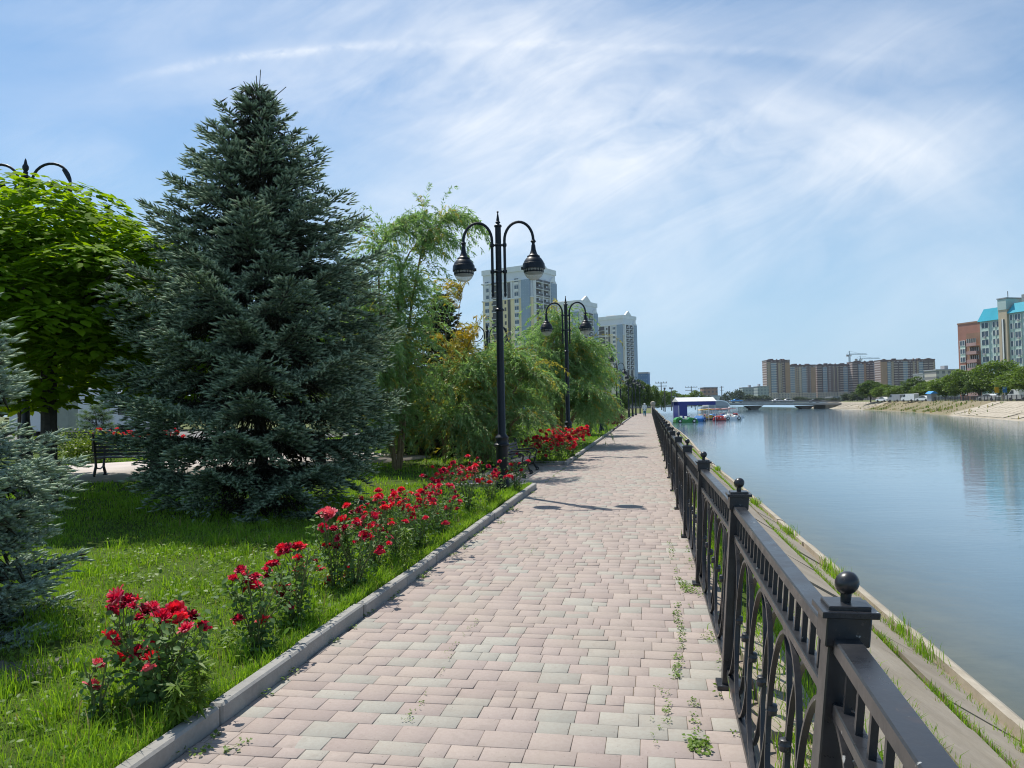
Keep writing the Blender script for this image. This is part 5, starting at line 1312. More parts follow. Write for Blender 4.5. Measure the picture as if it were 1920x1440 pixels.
def car(label, loc, rz, col, kind='sedan', group='cars on the bridge', L=4.4):
    root = thing('parked_car' if 'bridge' not in group else 'car', label, 'car', loc, rz, group)
    if kind == 'van':
        body = [(-2.3, .35), (-2.35, 1.0), (-2.3, 2.05), (-2.1, 2.15), (1.1, 2.15), (1.75, 1.3), (2.3, 1.05), (2.35, .35)]; gl = [(1.15, 2.0), (1.62, 1.35), (.7, 1.35), (.7, 2.0)]
    else:
        body = [(-2.15, .32), (-2.2, .85), (-1.95, .98), (-1.45, 1.02), (-.95, 1.42), (-.2, 1.5), (.4, 1.44), (1.1, 1.0), (1.95, .86), (2.18, .7), (2.2, .32)]
        gl = [(-1.3, 1.03), (-.9, 1.36), (-.2, 1.42), (.36, 1.37), (.95, 1.02)]
    m = MB(); m.prism(body, -.85, .85); m.build('body', M['p_'+col], root, 40)
    m = MB(); m.prism(gl, -.87, .87); m.build('window', M['glass_dark'], root, 30)
    m = MB(); m.box((.72 if kind != 'van' else 1.45, 0, 1.2 if kind != 'van' else 1.68), (.1, 1.45, .42), M=Matrix.Rotation(R(-50), 3, 'Y')); m.build('windscreen', M['glass_dark'], root)
    for x in (-1.35, 1.35):
        for s in (-1, 1):
            w = MB(); w.prism([(x+.33*math.cos(a), .33+.33*math.sin(a)) for a in [2*pi*i/14 for i in range(14)]], s*.66, s*.88); w.build('wheel', M['tyre'], root, 40)
    return root
for px, col, lb, yy in ((1382, 'sky', 'light blue car on the left end of the far bridge', 4), (1459, 'white', 'white car crossing the middle of the bridge, left of a second white one', 4), (1478, 'white', 'white car following close behind another on the bridge, the right of the two', 4), (1527, 'black', 'dark car on the right half of the far bridge', 7)):
    x = at(px, 755, BY+yy).x; car(lb, (x, BY+yy, deck_z(x)+.02), 0 if yy < 6 else pi, col)
for px, Y, col, kd, lb in ((1656, 232, 'white', 'sedan', 'white car parked on the far bank, leftmost under the trees'), (1680, 222, 'grey', 'van', 'grey van parked on the far bank between two white cars'), (1706, 210, 'white', 'van', 'white van parked under the far bank trees'),
                       (1733, 198, 'white', 'sedan', 'white car parked on the far bank beside the blue kiosk'), (1914, 142, 'white', 'van', 'pale van parked at the right edge of the photo under the trees'), (1854, 160, 'white', 'sedan', 'white car parked behind the dark railing on the far bank')):
    p = at(px, 752, Y); car(lb, (p.x, p.y, .82), pi/2+.3, col, kd, 'cars parked on the far bank')
p = at(1747, 742, 195); t = thing('kiosk', 'small bright blue kiosk under the trees on the far bank', 'kiosk', (p.x, p.y, .8), .2)
m = MB(); m.box((0, 0, 1.0), (1.6, 1.6, 2.0)); m.build('wall', M['p_grey'], t, 0); m = MB(); m.prism([(-1.1, 2.0), (1.1, 2.0), (.2, 2.6), (-.2, 2.6)], -1.0, 1.0); m.build('awning', M['p_sky'], t, 0)
for px, Y, c, lb in ((1869, 150, 'yellow', 'yellow-green notice board on a post on the far bank'), (1884, 148, 'blue', 'blue notice board on a post on the far bank')):
    p = at(px, 745, Y); t = thing('notice_board', lb, 'sign', (p.x, p.y, .8), .3); m = MB(); m.box((0, 0, 1.2), (.1, .1, 2.4)); m.build('post', M['p_grey'], t); m = MB(); m.box((0, -.07, 2.2), (1.1, .05, 1.1), bev=.02); m.build('panel', M['p_'+c], t)
# dark railing on top of the far bank
t = thing('far_railing', 'thin dark railing along the top of the far bank', 'railing', (0, 0, .85))
M['farrail'] = plain('far_railing_paint', (.05, .05, .055), .6)
for nm, z in (('top_rail', 1.05), ('bottom_rail', .2)):
    m = MB(); ys = list(range(60, 230, 4))
    for a, b in zip(ys, ys[1:]): m.bar((rb(a)+9.4, a, z), (rb(b)+9.4, b, z), .07, .07)
    m.build(nm, M['farrail'], t, 0)
for i, y in enumerate(np.arange(84, 228, 2.6)):
    m = MB(); m.bar((rb(y)+9.4, y, -.1), (rb(y)+9.4, y, 1.1), .09, .09)
    for k in range(1, 8): yy = y+2.6*k/8; m.bar((rb(yy)+9.4, yy, .2), (rb(yy)+9.4, yy, 1.05), .03, .03)
    m.build('post', M['farrail'], t, 0)

# ------------------------------------------------------------------ people
def person(label, loc, rz, shirt, trous, H=1.66):
    root = thing('person', label, 'person', loc, rz)
    skin = plain('skin', (.45, .27, .19), .6); k = H/1.66
    def skinned(name, vs, es, rs, mat, root_i=0):
        me = bpy.data.meshes.new(name); me.from_pydata([tuple(Vector(v)*k) for v in vs], es, []); me.materials.append(mat)
        ob = bpy.data.objects.new(name, me); COL.objects.link(ob); ob.parent = root
        md = ob.modifiers.new('skin', 'SKIN'); 
        for i, r in enumerate(rs): me.skin_vertices[0].data[i].radius = (r*k, r*k*.85)
        me.skin_vertices[0].data[root_i].use_root = True
        md.use_smooth_shade = True; s = ob.modifiers.new('sub', 'SUBSURF'); s.levels = 1; s.render_levels = 2; return ob
    vs = [(0, 0, .90), (0, 0, 1.12), (0, .01, 1.33), (0, .01, 1.44), (0, .0, 1.56), (.09, 0, .86), (.10, .06, .46), (.10, -.02, .08), (.10, .10, .03), (-.09, 0, .86), (-.10, -.06, .47), (-.10, -.16, .09), (-.10, -.05, .03), (.19, 0, 1.36), (.24, -.04, 1.1), (.25, .05, .86), (-.19, 0, 1.36), (-.24, .05, 1.1), (-.24, .14, .88), (.25, .08, .77), (-.24, .18, .79)]
    es = [(0, 1), (1, 2), (2, 3), (3, 4), (0, 5), (5, 6), (6, 7), (7, 8), (0, 9), (9, 10), (10, 11), (11, 12), (2, 13), (13, 14), (14, 15), (15, 19), (2, 16), (16, 17), (17, 18), (18, 20)]
    rs = [.13, .12, .13, .055, .10, .085, .06, .045, .045, .085, .06, .045, .045, .06, .045, .035, .06, .045, .035, .035, .035]
    skinned('body', vs, es, rs, skin)
    skinned('jacket', [vs[0], vs[1], vs[2], (0, 0, 1.43), vs[13], vs[14], (.25, .04, .90), vs[16], vs[17], (-.24, .12, .92), (0, 0, .78)], [(10, 0), (0, 1), (1, 2), (2, 3), (2, 4), (4, 5), (5, 6), (2, 7), (7, 8), (8, 9)], [.19, .18, .19, .09, .10, .075, .065, .10, .075, .065, .20], shirt)
    skinned('trousers', [(0, 0, .92), vs[5], vs[6], (.10, -.01, .12), vs[9], vs[10], (-.10, -.14, .14)], [(0, 1), (1, 2), (2, 3), (0, 4), (4, 5), (5, 6)], [.155, .12, .095, .08, .12, .095, .08], trous)
    m = MB(); m.lathe([(.02, 1.44), (.10, 1.47), (.125, 1.55), (.118, 1.63), (.07, 1.685), (.01, 1.70)], 14, (0, -.01, 0)); m.build('headscarf', shirt, root)
    return root
w = gnd(1209, 781.5)
person('person walking away in a white top and teal trousers, far along the walk', (w.x, w.y, 0), -.1, plain('white_cloth', (.68, .72, .70), .9), plain('teal_cloth', (.05, .22, .27), .9))
p = at(1224.5, 768, 118); t = thing('gate_pillar', 'pale stone pillar with rounded top at the far end of the river railing', 'pillar', (p.x, p.y, 0)); m = MB(); m.box((0, 0, .65), (.55, .55, 1.3), bev=.03); m.build('shaft', M['lip'], t); m = MB(); m.lathe([(.2, 1.3), (.36, 1.45), (.4, 1.65), (.3, 1.9), (.05, 2.0)], 14); m.build('cap', M['lip'], t)

# ------------------------------------------------------------------ trees in the distance
pr1 = broad_proto('broadleaf_tree', 101, 9, 4.0, 6000, .34, 'tree', trunk_r=.016, clumps=30, zl=.10)
pr2 = broad_proto('broadleaf_tree', 102, 9, 4.4, 6000, .34, 'tree', trunk_r=.016, clumps=24, zl=.08)
pr3 = broad_proto('broadleaf_tree', 103, 9, 3.6, 6000, .34, 'tree_dark', trunk_r=.016, clumps=28, zl=.08)
protos = [pr1, pr2, pr3]
used = [False]*3
def place_tree(k, px, base_z, Y, top_py, width_px, label, group, rz=None, x=None):
    P_ = protos[k]; p = at(px, 740, Y); H = at(px, top_py, Y).z-base_z; s = H/9; sw = (width_px/1442*Y)/(2*(4.0, 4.4, 3.6)[k])
    q = P_ if not used[k] else copy_tree(P_); used[k] = True
    q.location = (p.x, p.y, base_z); q.rotation_euler = (0, 0, (px*7.3) % 6.28 if rz is None else rz); q.scale = (sw, sw, s); q['label'] = label; q['group'] = group; q['category'] = 'tree'
FB = 'trees along the far bank'
for i, (k, px, Y, tp, w_, lb) in enumerate((
    (2, 1632, 250, 713, 44, 'dark green tree at the left end of the far bank row, beside the bridge'), (0, 1660, 242, 722, 46, 'light green low tree right of the dark one by the bridge'), (1, 1690, 232, 722, 50, 'mid green tree in front of the right brown tower block'),
    (2, 1716, 224, 706, 40, 'tall dark tree under the right end of the brown tower blocks'), (0, 1742, 212, 716, 52, 'rounded light tree behind the blue kiosk'), (1, 1772, 202, 706, 56, 'broad tree in the middle of the far bank row'),
    (0, 1806, 190, 694, 58, 'tree standing before the brick block on the far bank'), (2, 1838, 182, 690, 50, 'dark tree between the brick block and the teal-roofed block'), (1, 1874, 172, 672, 76, 'tallest tree of the far bank, before the teal-roofed block'),
    (0, 1912, 150, 690, 70, 'bright tree at the right edge of the photo'), (2, 1896, 165, 700, 50, 'shaded tree behind the bright one at the right edge'), (1, 1790, 225, 700, 44, 'tree behind the row, left of the brick block'), (0, 1945, 138, 684, 80, 'tree cut by the right edge of the photo'))):
    place_tree(k, px, .8, Y, tp, w_*1.22, lb, FB)
LBk = 'trees along the left bank'
for (k, px, Y, tp, w_, lb) in ((2, 1185, 130, 706, 50, 'tall dark tree behind the far lamps at the end of the walk'), (2, 1208, 138, 716, 40, 'dark tree right above the walker'), (0, 1224, 150, 724, 30, 'small green tree between the walker and the first utility pole'), (1, 1243, 175, 730, 34, 'green tree left of the boat tent'),
                          (0, 1262, 190, 733, 34, 'yellow-green tree behind the left end of the boat tent'), (1, 1283, 205, 738, 30, 'low green tree behind the boat tent'), (0, 1303, 200, 733, 36, 'round green tree over the right end of the boat tent'), (2, 1168, 112, 735, 30, 'dark shrub-like tree between the far lamps'), (0, 1150, 100, 740, 30, 'green bushy tree behind the close pair of lamps')):
    place_tree(k, px, -.05, Y, tp, w_, lb, LBk)
FT = 'hazy trees beyond the bridge'
prf = broad_proto('distant_tree', 104, 9, 4.6, 1300, .8, 'tree_far', trunk_r=.012, clumps=16, zl=.1); protos.append(prf); used.append(False)
def place_far(px, Y, tp, w_, lb):
    q = prf if not used[3] else copy_tree(prf); used[3] = True; p = at(px, 745, Y); H = at(px, tp, Y).z+.1; q.location = (p.x, p.y, -.1); q.rotation_euler = (0, 0, px % 6.28); q.scale = ((w_/1442*Y)/9.2,)*2+(H/9,); q['label'] = lb; q['group'] = FT; q['category'] = 'tree'
for px, Y, tp, w_, lb in ((1322, 560, 742, 26, 'hazy tree below the distant brick building'), (1345, 600, 741, 24, 'hazy tree right of the distant brick building'), (1366, 640, 735, 26, 'hazy tree between the brick building and the grey-green blocks'), (1384, 600, 731, 24, 'taller hazy tree at the left of the grey-green blocks'), (1408, 620, 740, 34, 'hazy tree before the grey-green blocks'), (1432, 640, 741, 30, 'hazy tree at the foot of the leftmost brown tower'),
                          (1470, 560, 747, 30, 'hazy bush above the white cars on the bridge'), (1502, 560, 744, 36, 'hazy trees before the second brown tower'), (1530, 600, 746, 36, 'hazy bush between the second and third brown towers'), (1590, 420, 738, 30, 'hazy tree by the right bridge end'), (1608, 400, 734, 30, 'hazy tree behind the dark far bank tree'), (1562, 520, 746, 30, 'hazy low bush left of the right bridge end')):
    place_far(px, Y, tp, w_, lb)

# ------------------------------------------------------------------ buildings
def mat_facade(name, wall, win, px, pz, fx, fz, x0=0, z0=0, axis=0, var=.1):
    """walls with a regular grid of panes, used where a pane is under a pixel wide"""
    t = NT(name); sp = t.N.new('ShaderNodeSeparateXYZ'); t.L.new(t.tc.outputs['Object'], sp.inputs[0])
    def cell(o, p, f, off):
        a = t.N.new('ShaderNodeMath'); a.operation = 'MULTIPLY_ADD'; a.inputs[1].default_value = 1/p; a.inputs[2].default_value = off/p+50; t.L.new(o, a.inputs[0])
        b = t.N.new('ShaderNodeMath'); b.operation = 'FRACT'; t.L.new(a.outputs[0], b.inputs[0])
        c = t.N.new('ShaderNodeMath'); c.operation = 'LESS_THAN'; c.inputs[1].default_value = f; t.L.new(b.outputs[0], c.inputs[0]); return c.outputs[0]
    m = t.N.new('ShaderNodeMath'); m.operation = 'MULTIPLY'; t.L.new(cell(sp.outputs[axis], px, fx, x0), m.inputs[0]); t.L.new(cell(sp.outputs[2], pz, fz, z0), m.inputs[1])
    n = t.noise(.12, 4, .6); w = t.ramp(n, [(.3, tuple(q*(1-var) for q in wall)), (.7, tuple(q*(1+var) for q in wall))])
    t.base(t.mix(m.outputs[0], w, win)); t.set(.75, 0, .3); return t.mat
M['cream'] = plain('cream_render', (.88, .73, .45), .9, .06, .2); M['whitewall'] = plain('pale_render', (.74, .75, .76), .9, .06, .2); M['trimw'] = plain('white_trim', (.8, .8, .78), .85, .05, .3)
M['beige'] = plain('beige_render', (.72, .66, .54), .9, .06, .2)
M['pane'] = plain('window_glass', (.10, .14, .18), .12, .2, .3); M['pane_dark'] = plain('dark_recess', (.10, .095, .09), .5, .2, .3); M['bayglass'] = mat_facade('glazed_bay', (.32, .40, .48), (.66, .70, .73), 1.3, 1.55, .14, .12)
M['bayglass2'] = mat_facade('glazed_bay_side', (.32, .39, .46), (.66, .70, .73), 1.3, 1.55, .14, .12, axis=1)
def tower(label, corner, rz, W_, D_, H, split, lo, hi, zmin, nwin=True, full=True):
    root = thing('apartment_tower', label, 'tower block', corner, rz, 'pale apartment towers above the willows')
    m = MB(); m.box((-W_/2, D_/2, split/2), (W_, D_, split)); m.build('lower_wall', lo, root, 0)
    m = MB(); m.box((-W_/2, D_/2, (split+H-2)/2), (W_-.3, D_-.3, H-2-split)); m.build('upper_wall', hi, root, 0)
    m = MB(); m.box((-W_/2, D_/2, split), (W_+.7, D_+.7, .55)); m.box((-W_/2, D_/2, H-6.4), (W_+.9, D_+.9, .6)); m.build('cornice', M['trimw'], root, 0)
    m = MB(); m.box((-W_/2, D_/2, H-1.2), (W_+.5, D_+.5, 2.4)); m.box((-W_*.55, D_/2, H+.6), (W_*.25, D_*.4, 1.3)); m.box((-W_*.25, D_*.6, H+.5), (2, 2, 1.1)); m.build('parapet', M['trimw'], root, 0)
    m = MB(); m.prism([(D_*.12, H), (D_*.60, H), (D_*.36, H+3.2)], -1.0, .5, axis='x'); m.build('pediment', M['trimw'], root, 0)
    m = MB(); m.prism([(D_*.70, H-6), (D_*.98, H-6), (D_*.84, H-3.6)], -.4, .7, axis='x'); m.build('pediment', M['trimw'], root, 0)
    m = MB(); m.box((-W_*.11, -.5, (H-6.6)/2), (W_*.16, 1.0, H-6.6)); m.build('glazed_bay', M['bayglass'], root, 0)
    m = MB(); m.box((.5, D_*.85, (H-6.6)/2), (1.0, D_*.24, H-6.6)); m.build('glazed_bay', M['bayglass2'], root, 0)
    m = MB(); m.box((.02, D_*.36, (H-6.8)/2), (.25, D_*.58, H-6.8)); m.build('balcony_recess', M['pane_dark'], root, 0)
    m = MB()
    for y in (.06, .36, .66): m.box((.7, D_*y, (H-6.8)/2), (1.3, .35, H-6.8))
    m.build('pier', M['trimw'], root, 0)
    m = MB(); m.box((-W_*.455, -.02, (H-7)/2), (W_*.055, .3, H-7)); m.build('glazing_strip', M['pane_dark'], root, 0)
    m = MB(); m.box((-W_*.69, -.02, (H-7)/2), (W_*.2, .2, H-7)); m.build('balcony_recess', M['pane_dark'], root, 0)
    m = MB()
    for f in (.585, .79, .94, .40): m.box((-W_*f, -.12, (split+H-6)/2), (.7, .3, H-6.4-split))
    m.build('pilaster', M['trimw'], root, 0)
    # windows, balconies
    wm = MB(); wm.box((0, 0, 0), (2.2, .16, 1.75), mi=0); wm.box((0, .01, -1.45), (2.3, .14, 1.0), mi=1); wm.box((0, -.05, .86), (2.3, .2, .12), mi=1); wm.box((0, -.05, -.9), (2.4, .22, .14), mi=1); wm.box((0, -.06, 0), (.1, .16, 1.75), mi=1); wm.box((-1.1, -.05, 0), (.1, .2, 1.8), mi=1); wm.box((1.1, -.05, 0), (.1, .2, 1.8), mi=1)
    w0 = wm.build('window', [M['pane'], M['trimw']], root, 0); first = True
    nm = MB(); nm.box((0, 0, 0), (.9, .16, 1.6)); n0 = nm.build('window', M['pane_dark'], root, 0); nfirst = True
    bm_ = MB(); bm_.box((0, 0, -.75), (W_*.19, 1.2, .22), mi=1); bm_.box((0, -.55, -.15), (W_*.19, .08, 1.0), mi=0); b0_ = bm_.build('balcony', [M['pane_dark'], M['trimw']], root, 0); bfirst = True
    b2 = MB(); b2.box((0, 0, -.75), (1.2, D_*.27, .22), mi=1); b2.box((.55, 0, -.15), (.08, D_*.27, 1.0), mi=0); b2.box((.0, D_*.04, .5), (.2, 1.2, 1.5), mi=2); b20 = b2.build('balcony', [M['pane_dark'], M['trimw'], M['whitewall']], root, 0); b2first = True
    def put(src, loc, used):
        q = src if not used else src.copy()
        if used: COL.objects.link(q); q.parent = root
        q.location = loc
    z = math.ceil(zmin/3.15)*3.15; c1 = c2 = c3 = c4 = False
    while z < H-7.5:
        for f in (.30, .905):
            put(w0, (-W_*f, -.06, z+1.6), c1); c1 = True
        put(n0, (-W_*.53, -.05, z+1.6), c2); c2 = True
        put(b0_, (-W_*.69, -.6, z+1.2), c3); c3 = True
        for y in (.21, .51): put(b20, (.75, D_*y, z+1.2), c4); c4 = True
        z += 3.15
    return root
def cpt(px, Y): p = at(px, 740, Y); return (p.x, p.y, 0)
tower('nearest cream and white apartment tower with stacked balconies, behind the two lamps', cpt(1001, 340), R(-33), 26.7, 21.5, 64.6, 50.2, M['cream'], M['whitewall'], 18)
tower('second cream and white apartment tower, lower in the picture and right of the nearest one', cpt(1091, 440), R(-33), 26.7, 21.5, 62, 47, M['cream'], M['whitewall'], 24)
tower('third, beige apartment tower with tall dark window strips, rightmost of the pale towers', cpt(1172, 535), R(-40), 26, 17, 64, 50, M['beige'], M['whitewall'], 24)
p = at(1203, 740, 620); t = thing('office_block', 'small blue glass block peeking out right of the beige tower', 'office block', (p.x, p.y, 0), -.3)
m = MB(); m.box((0, 6, 13), (11, 12, 26)); m.build('wall', mat_facade('blue_glass_wall', (.10, .19, .33), (.3, .38, .46), 2, 3, .25, .25), t, 0); m = MB(); m.box((0, 6, 26.6), (11.6, 12.6, 1.2)); m.build('roof', M['p_grey'], t, 0); m = MB(); m.box((-2, -.1, 18), (5, .3, 2)); m.build('panel', M['trimw'], t, 0)

# brown blocks beyond the bridge
BRN = (.20, .135, .12); TAN = (.42, .32, .22); ORG = (.42, .255, .15); GLB = (.24, .29, .35); LT = (.52, .44, .34)
M['fbrown'] = mat_facade('brown_floors', BRN, (.48, .43, .40), 5.2, 3.0, .45, .42)
M['fbrown2'] = mat_facade('brown_balconies', (.12, .085, .08), (.46, .37, .32), 7.5, 3.0, .85, .38)
M['ftan'] = mat_facade('tan_floors', TAN, (.17, .17, .18), 4.2, 3.0, .3, .5)
M['forange'] = mat_facade('orange_floors', ORG, (.42, .25, .14), 9, 3.0, .1, .4)
M['fglass'] = mat_facade('glass_floors', GLB, (.56, .53, .49), 4, 3.0, .85, .34)
M['flight'] = mat_facade('light_floors', LT, (.2, .19, .19), 3.6, 3.0, .4, .5)
M['pbrown'] = plain('brown_parapet', (.13, .085, .075), .9, .1, .1)
def brown_block(label, px0, px1, Y, top, bands, D_=16, steps=None, base_band=12):
    a = at(px0, 745, Y); b = at(px1, 745, Y); Wd = b.x-a.x; H = at((px0+px1)/2, top, Y).z
    root = thing('apartment_block', label, 'apartment block', (a.x, Y, 0), 0, 'brown high-rise blocks beyond the bridge')
    m = MB(); m.box((Wd/2, D_/2+.5, H/2), (Wd, D_, H)); m.build('wall', M['fbrown'], root, 0)
    x = 0; tot = sum(w_ for w_, _, _ in bands)
    for i, (w_, mt, out) in enumerate(bands):
        ww = Wd*w_/tot; hh = H-1.5-(1.2 if i % 2 else 0)
        m = MB(); m.box((x+ww/2, .5-out/2, base_band+(hh-base_band)/2), (ww-.25, out+.02, hh-base_band)); m.build('facade_bay', M[mt], root, 0)
        m = MB(); m.box((x+ww/2, .5-out/2-.1, base_band/2), (ww-.35, out+.02, base_band-.05)); m.build('base_bay', M['flight'], root, 0)
        if i % 2 == 0:
            m = MB(); m.prism([(x+.1, H-1.5), (x+ww-.1, H-1.5), (x+ww-.1, H+.6), (x+ww/2, H+2.0), (x+.1, H+.6)], -out-.2, 1.2); m.build('gable', M['pbrown'], root, 0)
        x += ww
    m = MB(); m.box((Wd/2, D_/2+.5, H+.4), (Wd+.5, D_+.5, .9)); m.box((Wd*.3, D_/2, H+1.6), (4, 4, 2)); m.box((Wd*.75, D_/2, H+1.4), (4, 4, 1.8)); m.build('parapet', M['pbrown'], root, 0)
    return root
brown_block('leftmost brown tower block, tallest looking and standing a little apart', 1439, 1483, 950, 676, [(1, 'ftan', .6), (1.2, 'fglass', 1.4), (.5, 'fbrown', .4), (1, 'ftan', .8), (.7, 'fbrown2', 1.2), (1.2, 'forange', .5)])
brown_block('second brown tower block from the left with an orange right edge', 1482, 1531, 1000, 685, [(1.1, 'fglass', 1.2), (.8, 'ftan', .6), (.7, 'flight', 1.2), (1, 'fglass', 1.0), (1, 'fbrown', .5), (1.1, 'forange', .6)])
brown_block('long brown block in the middle with light vertical pillars', 1533, 1604, 1010, 684, [(1, 'fbrown2', 1.2), (.8, 'fglass', .6), (1, 'fbrown', 1), (.25, 'ftan', 1.3), (.35, 'fbrown', .5), (.25, 'ftan', 1.3), (.9, 'fbrown2', 1.0), (.8, 'fglass', 1.0), (1.2, 'fbrown', .8)])
brown_block('brown block with a steep gable and a blue glass bay, under the crane', 1600, 1654, 1000, 679, [(1, 'fbrown2', .8), (1, 'fglass', 1.8), (.5, 'forange', .6), (1.3, 'fbrown2', 1.0), (.6, 'fglass', .6), (.8, 'fbrown', 1.2)])
brown_block('rightmost brown block with an orange left end and rows of dark balconies', 1653, 1756, 960, 675, [(1.1, 'forange', .6), (.6, 'fglass', 1), (.5, 'ftan', .6), (1.5, 'fbrown2', 1.4), (.8, 'fglass', .8), (.8, 'fbrown2', .9), (.3, 'ftan', 1.5), (.4, 'fbrown', .5), (.3, 'ftan', 1.5), (.8, 'fglass', .8), (1.6, 'fbrown2', 1.4), (.4, 'ftan', .5)])
def simple_block(name, label, px0, px1, Y, top, mat, D_=12, roof='p_grey', cat='building', stub=None, base=0):
    a = at(px0, 745, Y); b = at(px1, 745, Y); Wd = b.x-a.x; H = at((px0+px1)/2, top, Y).z-base
    root = thing(name, label, cat, (a.x, Y, base), 0); m = MB(); m.box((Wd/2, D_/2, H/2), (Wd, D_, H)); m.build('wall', mat, root, 0)
    m = MB(); m.box((Wd/2, D_/2, H+.3), (Wd+.6, D_+.6, .6)); 
    if stub: m.box((Wd*stub, D_/2, H+1.5), (Wd*.14, 4, 2.4))
    m.build('roof', M[roof], root, 0); return root
M['fgrey'] = mat_facade('grey_green_floors', (.34, .39, .37), (.20, .24, .25), 3.2, 3.0, .5, .5); M['fbrick'] = mat_facade('brick_floors', (.36, .21, .14), (.16, .13, .12), 3.2, 3.2, .5, .5); M['fpale'] = mat_facade('pale_floors', (.50, .48, .42), (.22, .22, .22), 3.2, 3, .5, .5)
simple_block('apartment_block', 'grey-green panel block far beyond the bridge, left of the pair', 1393, 1420, 760, 727, M['fgrey'], stub=.6)
simple_block('apartment_block', 'grey-green panel block far beyond the bridge, right of the pair beside the brown tower', 1421, 1442, 740, 725, M['fgrey'], stub=.3)
simple_block('brick_building', 'distant brick building left of the grey-green blocks', 1320, 1346, 620, 727, M['fbrick'])
simple_block('house', 'pale low house in front of the distant brick building', 1331, 1350, 560, 743, M['fpale'])
simple_block('arched_building', 'low white building with arches behind the right bridge end', 1562, 1584, 520, 745, mat_facade('arched_white_wall', (.6, .6, .58), (.14, .14, .15), 3, 8, .55, .6))
simple_block('panel_block', 'pale grey panel block behind the trees between the brown blocks and the brick block', 1757, 1806, 420, 694, M['fpale'], stub=.55)
simple_block('panel_block', 'lower whitish block in front of the rightmost brown block', 1732, 1757, 500, 701, mat_facade('whitish_floors', (.52, .52, .52), (.3, .3, .3), 3.2, 3, .5, .5))

# brick block and teal-roofed block on the right
FD = Vector((.26, -.966, 0)); FN = Vector((-.966, -.26, 0))
def facade_pt(px, Y=None):
    """where the sight line through px meets the facade plane, as distance along it"""
    d = ray(px, 740); o_ = Vector((at(1800, 740, 280).x, 280, 0)); # (o + s*FD) parallel to d in plan
    s = (o_.x*d.y-o_.y*d.x)/(FD.y*d.x-FD.x*d.y); return s
o_ = at(1800, 740, 280); O2 = Vector((o_.x, 280, 0)); rzf = math.atan2(FD.y, FD.x)
s1 = facade_pt(1844); s2 = facade_pt(1883); s3 = facade_pt(1899); s4 = facade_pt(1925)+14
def zat(px, py): s = facade_pt(px); q = O2+FD*s; return at(px, py, q.y).z
M['brick'] = plain('red_brick', (.40, .19, .14), .9, .1, .3); M['brick2'] = plain('brown_brick', (.33, .19, .125), .9, .12, .3); M['pinkp'] = plain('pink_balcony_panel', (.46, .29, .27), .85, .1, .5)
M['tealw'] = plain('pale_teal_wall', (.45, .56, .53), .9, .08, .3); M['mint'] = plain('mint_panel', (.56, .68, .60), .85, .06, .5); M['tan'] = plain('sand_wall', (.56, .46, .33), .9, .06, .3); M['tealroof'] = plain('turquoise_roof_metal', (.03, .36, .47), .4, .08, .3)
H1 = zat(1822, 606); 
t = thing('brick_block', 'red and brown brick apartment block with stacked balconies, left of the teal-roofed block', 'apartment block', O2, rzf)
m = MB(); m.box((s1/2, 7, H1/2), (s1-.02, 14, H1)); m.build('wall', M['brick'], t, 0)
m = MB(); m.box((s1/2, 7, H1+.2), (s1+.2, 14.3, .5)); m.build('roof_edge', M['brick2'], t, 0)
zt = H1-5.6
m = MB(); m.box((s1*.68, -.06, zt/2+1), (s1*.6, .2, zt+2)); m.build('brick_panel', M['brick2'], t, 0)
i = 0; z = zt-2.6
while z > 2:
    m = MB(); m.box((s1*.22, -.18, z+1.2), (s1*.22, .36, 1.7), mi=0); m.box((s1*.22, -.4, z+1.2), (.16, .1, 1.7), mi=1); m.box((s1*.22, -.36, z+2.1), (s1*.24, .1, .16), mi=1); m.box((s1*.22, -.36, z+.3), (s1*.24, .1, .16), mi=1); m.box((s1*.115, -.36, z+1.2), (.15, .1, 1.8), mi=1); m.box((s1*.325, -.36, z+1.2), (.15, .1, 1.8), mi=1); m.build('bay_window', [M['pane'], M['trimw']], t, 0)
    m = MB(); m.box((s1*.22, -.16, z-.3), (s1*.22, .32, 1.0)); m.build('spandrel', M['mint'] if i < 2 else (M['brick'] if i != 4 else M['rose_dark'] if False else M['brick']), t, 0)
    bal = MB(); bal.box((s1*.70, -.75, z-.1), (s1*.42, 1.5, .2), mi=0); bal.box((s1*.70, -1.45, z+.45), (s1*.42, .12, 1.1), mi=0); bal.box((s1*.50, -.75, z+.45), (.1, 1.5, 1.1), mi=0); bal.build('balcony', M['pinkp'], t, 0)
    m = MB(); m.box((s1*.70, -.10 if i % 3 else -1.38, z+1.75), (s1*.40, .12, 1.5), mi=0)
    for k in range(5): m.box((s1*(.52+.09*k), -.2 if i % 3 else -1.46, z+1.75), (.1, .08, 1.5), mi=1)
    m.build('window', [M['pane_dark'], M['trimw']], t, 0)
    z -= 2.95; i += 1
t = thing('teal_roofed_block', 'pale teal apartment block with turquoise mansard roofs, at the right edge of the photo', 'apartment block', O2+FD*s1, rzf)
L1 = s2-s1; L2 = s3-s1; L3 = s4-s1; He = zat(1850, 603); Hr = zat(1868, 577); Ht = zat(1886, 561); He2 = zat(1905, 587); Hr2 = zat(1915, 567)
m = MB(); m.box((L1/2+.02, 6.5, He/2), (L1-.04, 14, He)); m.build('wall', M['tealw'], t, 0)
m = MB(); m.prism([(-.4, He), (L1+.1, He), (L1-1.4, Hr), (1.0, Hr)], -1.2, 8); mo = m.build('mansard_roof', M['tealroof'], t, 0)
for v in mo.data.vertices:
    if v.co.z > He+1 and v.co.y < 0: v.co.y += 1.6
m = MB(); m.box(((L1+L2)/2, 6, Ht/2), (L2-L1, 14.6, Ht)); m.build('stair_tower', M['tan'], t, 0)
